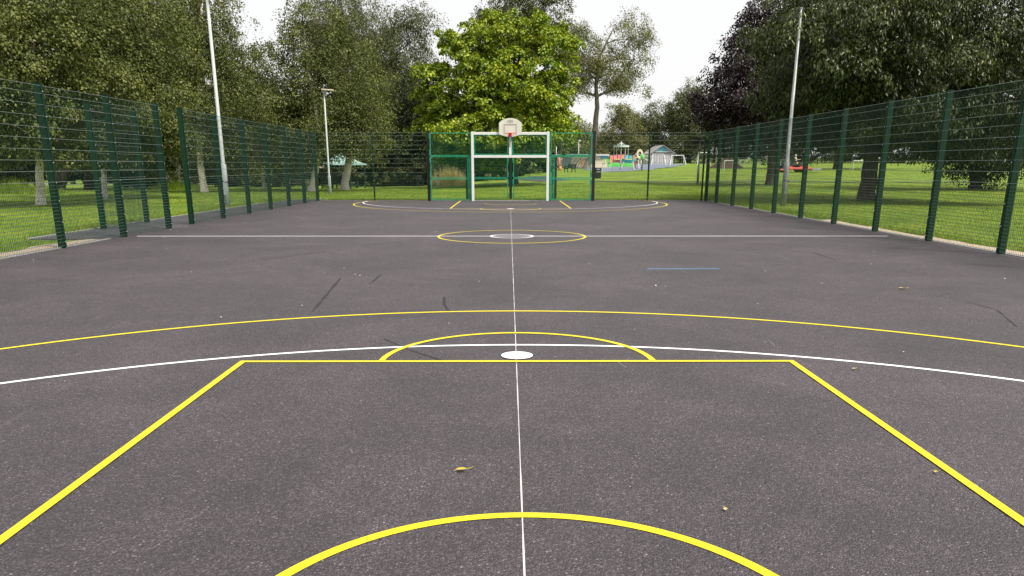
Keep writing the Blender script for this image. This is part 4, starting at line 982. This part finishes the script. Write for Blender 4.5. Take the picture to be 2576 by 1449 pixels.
# hut
Yh = 150.0; t = root_px('hut', 'small pale timber hut with blue gable panel and grey pitched roof', 'hut', 1665, Yh); O = t.location; k = mpp(Yh)
hw = 27.5 * k; ze = zat(384.5, Yh) - O.z; zr = zat(366, Yh) - O.z; dp = 8.5
M_CLAD = noisy('pale_cladding', (.44, .42, .42), (.62, .60, .60), 5, .8, sc3=(5, 5, .2)); M_ROOFT = noisy('roof_tile_grey', (.24, .22, .22), (.38, .36, .36), 7, .8)
b = MB(); b.box((0, dp / 2, ze / 2 - .2), (2 * hw, dp, ze + .4)); wall = b.build('wall', M_CLAD, t)
for i in range(13): b = MB(); b.box((-hw + .1 + (2 * hw - .2) * i / 12, -.02, ze / 2 - .1), (.24, .035, ze + .1)); b.build('board', M_CLAD, wall)
for i in range(20): b = MB(); b.box((hw + .02, .2 + (dp - .4) * i / 19, ze / 2 - .1), (.035, .34, ze + .1)); b.build('board', M_CLAD, wall)
b = MB(); b.prism([(-hw, ze), (hw, ze), (0, zr - .1)], .0, .12); gb = b.build('gable', M_CLAD, t)
b = MB(); b.prism([(-.85, ze + .28), (.85, ze + .28), (.75, ze + .72), (.25, ze + 1.0), (-.25, ze + 1.0), (-.75, ze + .72)], -.04, -.01); b.build('blue_panel', pc('bright_cyan_panel', (.08, .42, .52)), gb)
for s in (-1, 1):
    ov = hw + .25; sl_ = (zr - ze) / hw; zo = zr - sl_ * ov
    b = MB(); b.add([(0, -.35, zr), (s * ov, -.35, zo), (s * ov, dp + .3, zo), (0, dp + .3, zr), (0, -.35, zr + .1), (s * ov, -.35, zo + .1), (s * ov, dp + .3, zo + .1), (0, dp + .3, zr + .1)],
        [(0, 1, 2, 3), (7, 6, 5, 4), (0, 4, 5, 1), (1, 5, 6, 2), (2, 6, 7, 3)]); rf = b.build('roof_slope', M_ROOFT, t)
    b = MB()
    for q in range(22): yy = -.2 + (dp + .3) * q / 21; b.bar((s * .05, yy, zr - sl_ * .05 + .11), (s * ov, yy, zo + .11), .05, .03)
    b.build('roof_ribs', M_ROOFT, rf)
b = MB(); b.box((0, -.10, ze + .02), (2 * hw * .78, .12, .16)); b.build('lintel', M_BLK, t)
b = MB(); b.box((0, -.10, ze + .16), (2 * hw * .9, .14, .10)); b.build('white_beam', C_WHITE, t)
b = MB(); b.box((hw + .05, 2.0, ze * .62), (.06, .5, .9)); b.build('window', M_BLK, t)
for yy, nm in ((4.6, 'door'), (6.4, 'door')): b = MB(); b.box((hw + .05, yy, ze * .42), (.06, .9, ze * .84)); b.build(nm, C_CREAM, t)
b = MB(); b.tube([(hw + .08, .1, ze), (hw + .08, .1, 0)], .05, 6); b.build('downpipe', M_BLK, t)
# slim white posts near the cream building
for px, yt, lab in ((1455, 352, 'slim white camera pole rising behind the cream building'), (1399, 361, 'slim plain white pole behind the goal side panel')):
    t = root_px('white_pole', lab, 'pole', px, 124); H = zat(yt, 124) - t.location.z
    b = MB(); b.tube([(0, 0, -.1), (0, 0, H)], [.075, .05], 8); b.build('pole', C_WHITE, t, True)
    if yt == 352: b = MB(); b.box((.12, -.1, H - .1), (.3, .3, .2)); b.box((-.1, -.1, H - .45), (.2, .14, .14)); b.box((0, 0, H - .75), (.6, .06, .06)); b.build('camera_head', C_WHITE, t)
# bow topped playground railings
M_RAIL = pc('pale_railing_paint', (.40, .42, .40))
def railing(label, x0, x1, Ya, Yb_, H=1.05, step=.16, m=None, group='park railings'):
    A = Vector((xat(x0, Ya), Ya, 0)); B = Vector((xat(x1, Yb_), Yb_, 0)); t = thing('railing', label, 'railing', (A.x, A.y, G(A.x, A.y)), 0, group); m = m or M_RAIL
    L = (B - A).length; n_ = int(L / step); b = MB(); posts_ = 0
    P0 = lambda f: (A.lerp(B, f).x - A.x, A.lerp(B, f).y - A.y, G(A.lerp(B, f).x, A.lerp(B, f).y) - G(A.x, A.y))
    for i in range(n_ + 1):
        q = P0(i / n_); b.bar((q[0], q[1], q[2] + .06), (q[0], q[1], q[2] + H), .018)
    bb = b.build('bars', m, t); bb['kind'] = 'stuff'
    ns = max(1, int(L / 2.5))
    for z in (.15, H - .12):
        b = MB()
        for i in range(ns): p_, q_ = P0(i / ns), P0((i + 1) / ns); b.bar((p_[0], p_[1], p_[2] + z), (q_[0], q_[1], q_[2] + z), .045)
        b.build('rail', m, t)
    for i in range(ns + 1): p_ = P0(i / ns); b = MB(); b.bar((p_[0], p_[1], p_[2] - .2), (p_[0], p_[1], p_[2] + H + .08), .06); b.build('post', m, t)
railing('pale railing between the cream building and the goal', 1330, 1405, 112, 108)
railing('pale railing in front of the cream building arcs', 1438, 1478, 106, 104)
railing('grey railing beyond the soil mound at the field edge', 1775, 1985, 135, 128, 1.1, .2)
railing('dark railing running from the hut towards the field', 1722, 1775, 158, 150, 1.3, .2, M_BLK)

# ------------------------------------------------------------------ field: mound, small goals, mower
Ymd = 112; cxm = xat(1828, Ymd); bm_ = MB(); nu, nv = 30, 12; vs = []
for j in range(nv):
    for i in range(nu):
        a = 2 * math.pi * i / nu; r = j / (nv - 1); hx = 2.55; hy = 1.9
        hh = 1.15 * (math.cos(r * math.pi / 2) ** 1.2) * (1 + .16 * math.sin(3 * a + r * 5) + .1 * random.uniform(-1, 1))
        xx, yy = hx * r * math.cos(a), hy * r * math.sin(a); vs.append((xx, yy, hh + G(cxm + xx, Ymd + yy) - G(cxm, Ymd) - (.12 if j == nv - 1 else 0)))
bm_.add(vs, [(j * nu + i, (j + 1) * nu + i, (j + 1) * nu + (i + 1) % nu, j * nu + (i + 1) % nu) for j in range(nv - 1) for i in range(nu)])
o = bm_.build('soil_mound', M_SOIL, None, True); o.location = (cxm, Ymd, G(cxm, Ymd)); tag(o, 'brown heap of soil on the field beyond the fence corner', 'soil heap')
def small_goal(label, x0, x1, Y, ytop, dep=.9):
    t = root_px('football_goal', label, 'goal', (x0 + x1) / 2, Y, 'small white field goals'); k = mpp(Y); hw = (x1 - x0) / 2 * k; H = zat(ytop, Y) - t.location.z
    for s in (-1, 1):
        b = MB(); b.tube([(s * hw, 0, -.1), (s * hw, 0, H)], .04, 7); b.build('post', C_WHITE, t)
        b = MB(); b.tube([(s * hw, 0, H), (s * hw, dep * .5, H * .9), (s * hw, dep, 0)], .03, 6); b.build('stay', C_WHITE, t)
    b = MB(); b.tube([(-hw - .04, 0, H), (hw + .04, 0, H)], .04, 7); b.build('crossbar', C_WHITE, t)
small_goal('small white goal frame standing in front of the soil heap', 1822, 1846, 101, 404)
small_goal('small white goal frame beside the soil heap, partly behind a fence post', 1861, 1872, 116, 403)
small_goal('small white goal frame on the field beyond the cherry trunk', 2147, 2175, 97, 404)
# ride-on mower
Ymw = 92.0; xm = xat(2003, Ymw); zm = G(xm, Ymw)
t = thing('ride_on_mower', 'red wide-area ride-on mower with roll bar and orange beacon', 'mower', (xm, Ymw, zm), 0); M_MRED = noisy('mower_red', (.55, .045, .03), (.70, .08, .05), 5, .4); M_MDK = noisy('mower_black', (.012, .014, .014), (.03, .03, .03), 6, .55)
def mp(name, m, fn, parent=t, bevel=.03, sm=False): b = MB(); fn(b); return b.build(name, m, parent, sm, bevel)
mp('bonnet', M_MDK, lambda b: (b.box((-1.15, 0, 1.0), (1.0, .95, .65), None, .86), b.box((-.35, 0, .78), (.9, .8, .25))))
mp('chassis', M_MDK, lambda b: b.box((-.35, 0, .55), (2.4, .7, .22)))
mp('cutting_deck', M_MRED, lambda b: (b.box((.15, -.3, .42), (2.6, 1.3, .22), None, .92), b.box((-.9, -.55, .52), (.5, .5, .3)), b.box((1.05, -.55, .50), (.6, .5, .28))))
mp('wing_deck', M_MRED, lambda b: b.box((-1.75, -.7, .30), (.9, 1.1, .16), None, .9)); mp('wing_deck', M_GALV, lambda b: b.box((1.95, -.7, .30), (1.1, 1.1, .20), None, .9))
for wx, wr, wy in ((-1.35, .42, -.62), (-1.35, .42, .62), (.45, .5, -.55), (.45, .5, .75)):
    b = MB(); b.tube([(wx, wy - .13, wr), (wx, wy - .11, wr), (wx, wy + .11, wr), (wx, wy + .13, wr)], [wr * .86, wr, wr, wr * .86], 20); wl = b.build('wheel', M_MDK, t, True)
    b = MB(); b.tube([(wx, wy - .145, wr), (wx, wy + .145, wr)], wr * .5, 12); b.build('rim', M_MRED, wl)
mp('seat', M_MDK, lambda b: (b.box((-.25, 0, 1.0), (.5, .55, .12)), b.box((-.50, 0, 1.3), (.12, .55, .6))))
mp('roll_bar', M_MDK, lambda b: [b.bar((-.62, s * .42, .7), (-.62, s * .42, 2.15), .07) for s in (-1, 1)] + [b.bar((-.62, -.455, 2.18), (-.62, .455, 2.18), .07)], bevel=.01)
mp('steering_column', M_MDK, lambda b: (b.bar((.35, 0, .6), (.22, 0, 1.25), .08), b.tube([(.22 + .06 * math.cos(a), .2 * math.sin(a), 1.27 + .18 * math.cos(a)) for a in np.linspace(0, 6.28, 17)], .02, 5, False)), bevel=0)
mp('beacon', pc('beacon_amber', (.95, .28, .03), .3), lambda b: b.tube([(-.62, 0, 2.22), (-.62, 0, 2.36), (-.62, 0, 2.42)], [.10, .10, .05], 12), bevel=0, sm=True)
mp('headlight', C_YELP, lambda b: b.box((-.05, -.43, 1.02), (.18, .05, .22)), bevel=.01)
person('mower driver in pale hi-vis jacket and dark trousers sitting on the red mower', (xm - .12, Ymw, zm + 1.07), math.radians(70), 1.75, SIT, cloth('hi_vis_cloth', (.62, .72, .42)), cloth('dark_work_trousers', (.03, .035, .04)), cloth('white_cap', (.6, .6, .55)), cloth('black_boot', (.02, .02, .02)))

# ------------------------------------------------------------------ grass blades, long grass, litter on the court
def blades(name, X, Y_, h, wdt, m, lean=.5, prof=1.0):
    n = len(X); Z = gz(X, Y_); a = rng.uniform(0, 2 * math.pi, n); hh = h * rng.uniform(.5, 1.5, n) * prof
    dx, dy = np.cos(a), np.sin(a); ln = rng.normal(0, lean, (n, 2)) * hh[:, None]
    V = np.empty((n, 3, 3)); V[:, 0] = np.stack([X - dx * wdt / 2, Y_ - dy * wdt / 2, Z - .01], 1); V[:, 1] = np.stack([X + dx * wdt / 2, Y_ + dy * wdt / 2, Z - .01], 1)
    V[:, 2] = np.stack([X + ln[:, 0], Y_ + ln[:, 1], Z + hh], 1)
    me_ = bpy.data.meshes.new(name); me_.vertices.add(3 * n); me_.vertices.foreach_set('co', V.reshape(-1).astype(np.float32))
    me_.loops.add(3 * n); me_.loops.foreach_set('vertex_index', np.arange(3 * n, dtype=np.int32)); me_.polygons.add(n)
    me_.polygons.foreach_set('loop_start', np.arange(0, 3 * n, 3, dtype=np.int32)); me_.polygons.foreach_set('loop_total', np.full(n, 3, np.int32)); me_.materials.append(m); me_.update(calc_edges=True)
    o_ = inst(name, me_); return o_
def area(n, x0, x1, y0, y1): return rng.uniform(x0, x1, n), y0 + (y1 - y0) * rng.random(n) ** 1.35
parts = [area(75000, -30, -9.7, 9, 62), area(75000, 9.6, 36, 8, 62), area(60000, -12, 12, 36.9, 66), area(20000, -40, -10, 50, 80), area(30000, 8, 60, 55, 110)]
X = np.concatenate([p[0] for p in parts]); Y_ = np.concatenate([p[1] for p in parts])
keep = ~((X > -10.85) & (X < -8.7) & (Y_ > 17.3) & (Y_ < 38.5)); X, Y_ = X[keep], Y_[keep]
g = blades('grass', X, Y_, .055, .022, M_BLADE); tag(g, 'short green mown grass around the court', 'grass', None, 'stuff')
# rank tufts along the foot of the fences
X = np.concatenate([rng.normal(9.75, .18, 5000), rng.uniform(-8.5, 8.6, 9000), rng.normal(-11.0, .15, 6000)]); Y_ = np.concatenate([rng.uniform(8, 36, 5000), rng.normal(36.95, .12, 9000), rng.uniform(18, 38, 6000)])
g = blades('grass_fringe', X, Y_, .10, .02, M_BLADE); tag(g, 'longer grass fringe along the foot of the fences', 'grass', None, 'stuff')
def tuft(label, px, Y, rx, ry, n, h, m):
    x0 = xat(px, Y); a = rng.uniform(0, 6.28, n); r = rng.random(n) ** .5
    g_ = blades('long_grass', x0 + rx * r * np.cos(a), Y + ry * r * np.sin(a), h, .03, m, .3, (1.05 - .75 * r ** 1.5) * (1 + .35 * np.sin(3 * a + 9 * r))); tag(g_, label, 'grass', None, 'stuff')
tuft('dry straw coloured tall grass behind the child', 1128, 73, 1.9, 1.0, 6500, 1.15, M_DRY)
tuft('long grass round the leaning birches beyond the gap', 440, 62, 2.0, 2.5, 3500, .6, M_BLADE)
tuft('long dull grass at the foot of the dark shrubs behind the thick birch', 20, 48, 3.2, 2.0, 5200, .6, M_BLADE)
# litter
M_BIT = blade_mat('pale_leaf_bit', [(.1, (.35, .31, .24)), (.5, (.55, .52, .46)), (.9, (.72, .70, .66))], .0, .8, .2)
n = 330
X = np.concatenate([rng.uniform(-8.4, 8.5, 210), 8.7 - rng.random(60) ** 2 * 2.5, -8.6 + rng.random(60) ** 2 * 2]); Y_ = np.concatenate([6 + 29 * rng.random(210), rng.uniform(9, 35, 60), rng.uniform(9, 35, 60)])
D = randdir(n); D[:, 2] = 0; D = unit(D); Nn = np.tile([0, 0, 1.0], (n, 1)) + rng.normal(0, .12, (n, 3)); Lg = rng.uniform(.012, .036, n)
lit = inst('court_litter', leaf_mesh('court_litter', np.stack([X, Y_, np.full(n, .020)], 1), unit(Nn), D, Lg, Lg * rng.uniform(.4, .9, n), M_BIT, .1)); tag(lit, 'scattered pale leaf and blossom bits on the asphalt', 'leaf litter', None, 'stuff')
M_FALL = blade_mat('fallen_yellow_leaf', [(.1, (.34, .26, .03)), (.9, (.46, .36, .05))], .1, .6, .3); M_FALLB = blade_mat('fallen_tan_leaf', [(.1, (.42, .30, .14)), (.9, (.55, .42, .22))], .1, .7, .3)
def fallen(label, px, L, m, rz):
    p = gnd(*px); t_ = thing('fallen_leaf', label, 'leaf', (p.x, p.y, .004), rz, 'fallen leaves on the court'); b = MB(); n_ = 9; vs = []
    for i in range(n_):
        u = i / (n_ - 1); w_ = L * .34 * math.sin(math.pi * min(1, u * 1.02)) ** .8; zz = .006 + .16 * L * (u - .45) ** 2 * 2
        vs += [(u * L, -w_, zz + w_ * .5), (u * L, 0, zz), (u * L, w_, zz + w_ * .3)]
    b.add(vs, [(3 * i + k_, 3 * i + k_ + 1, 3 * i + k_ + 4, 3 * i + k_ + 3) for i in range(n_ - 1) for k_ in (0, 1)]); b.build('blade', m, t_)
    b = MB(); b.tube([(L * .95, 0, .006 + .16 * L * .5), (L * 1.25, L * .1, .012), (L * 1.5, L * .4, .012)], .026 * L, 5); b.build('stalk', m, t_)
fallen('curled yellow leaf with a long stalk lying inside the key', (1145, 1187), .065, M_FALL, .15)
fallen('tan leaf lying on the asphalt near the long unbroken fence', (2262, 728), .10, M_FALLB, .0)
fallen('small tan leaf lying outside the corner of the key', (2355, 1195), .03, M_FALL, 1.0)
fallen('thin brown leaf strip lying beside the restricted arc', (1825, 1290), .03, M_FALLB, 1.4)
fallen('small rust leaf by the free throw line end', (2145, 932), .04, M_FALLB, .4)
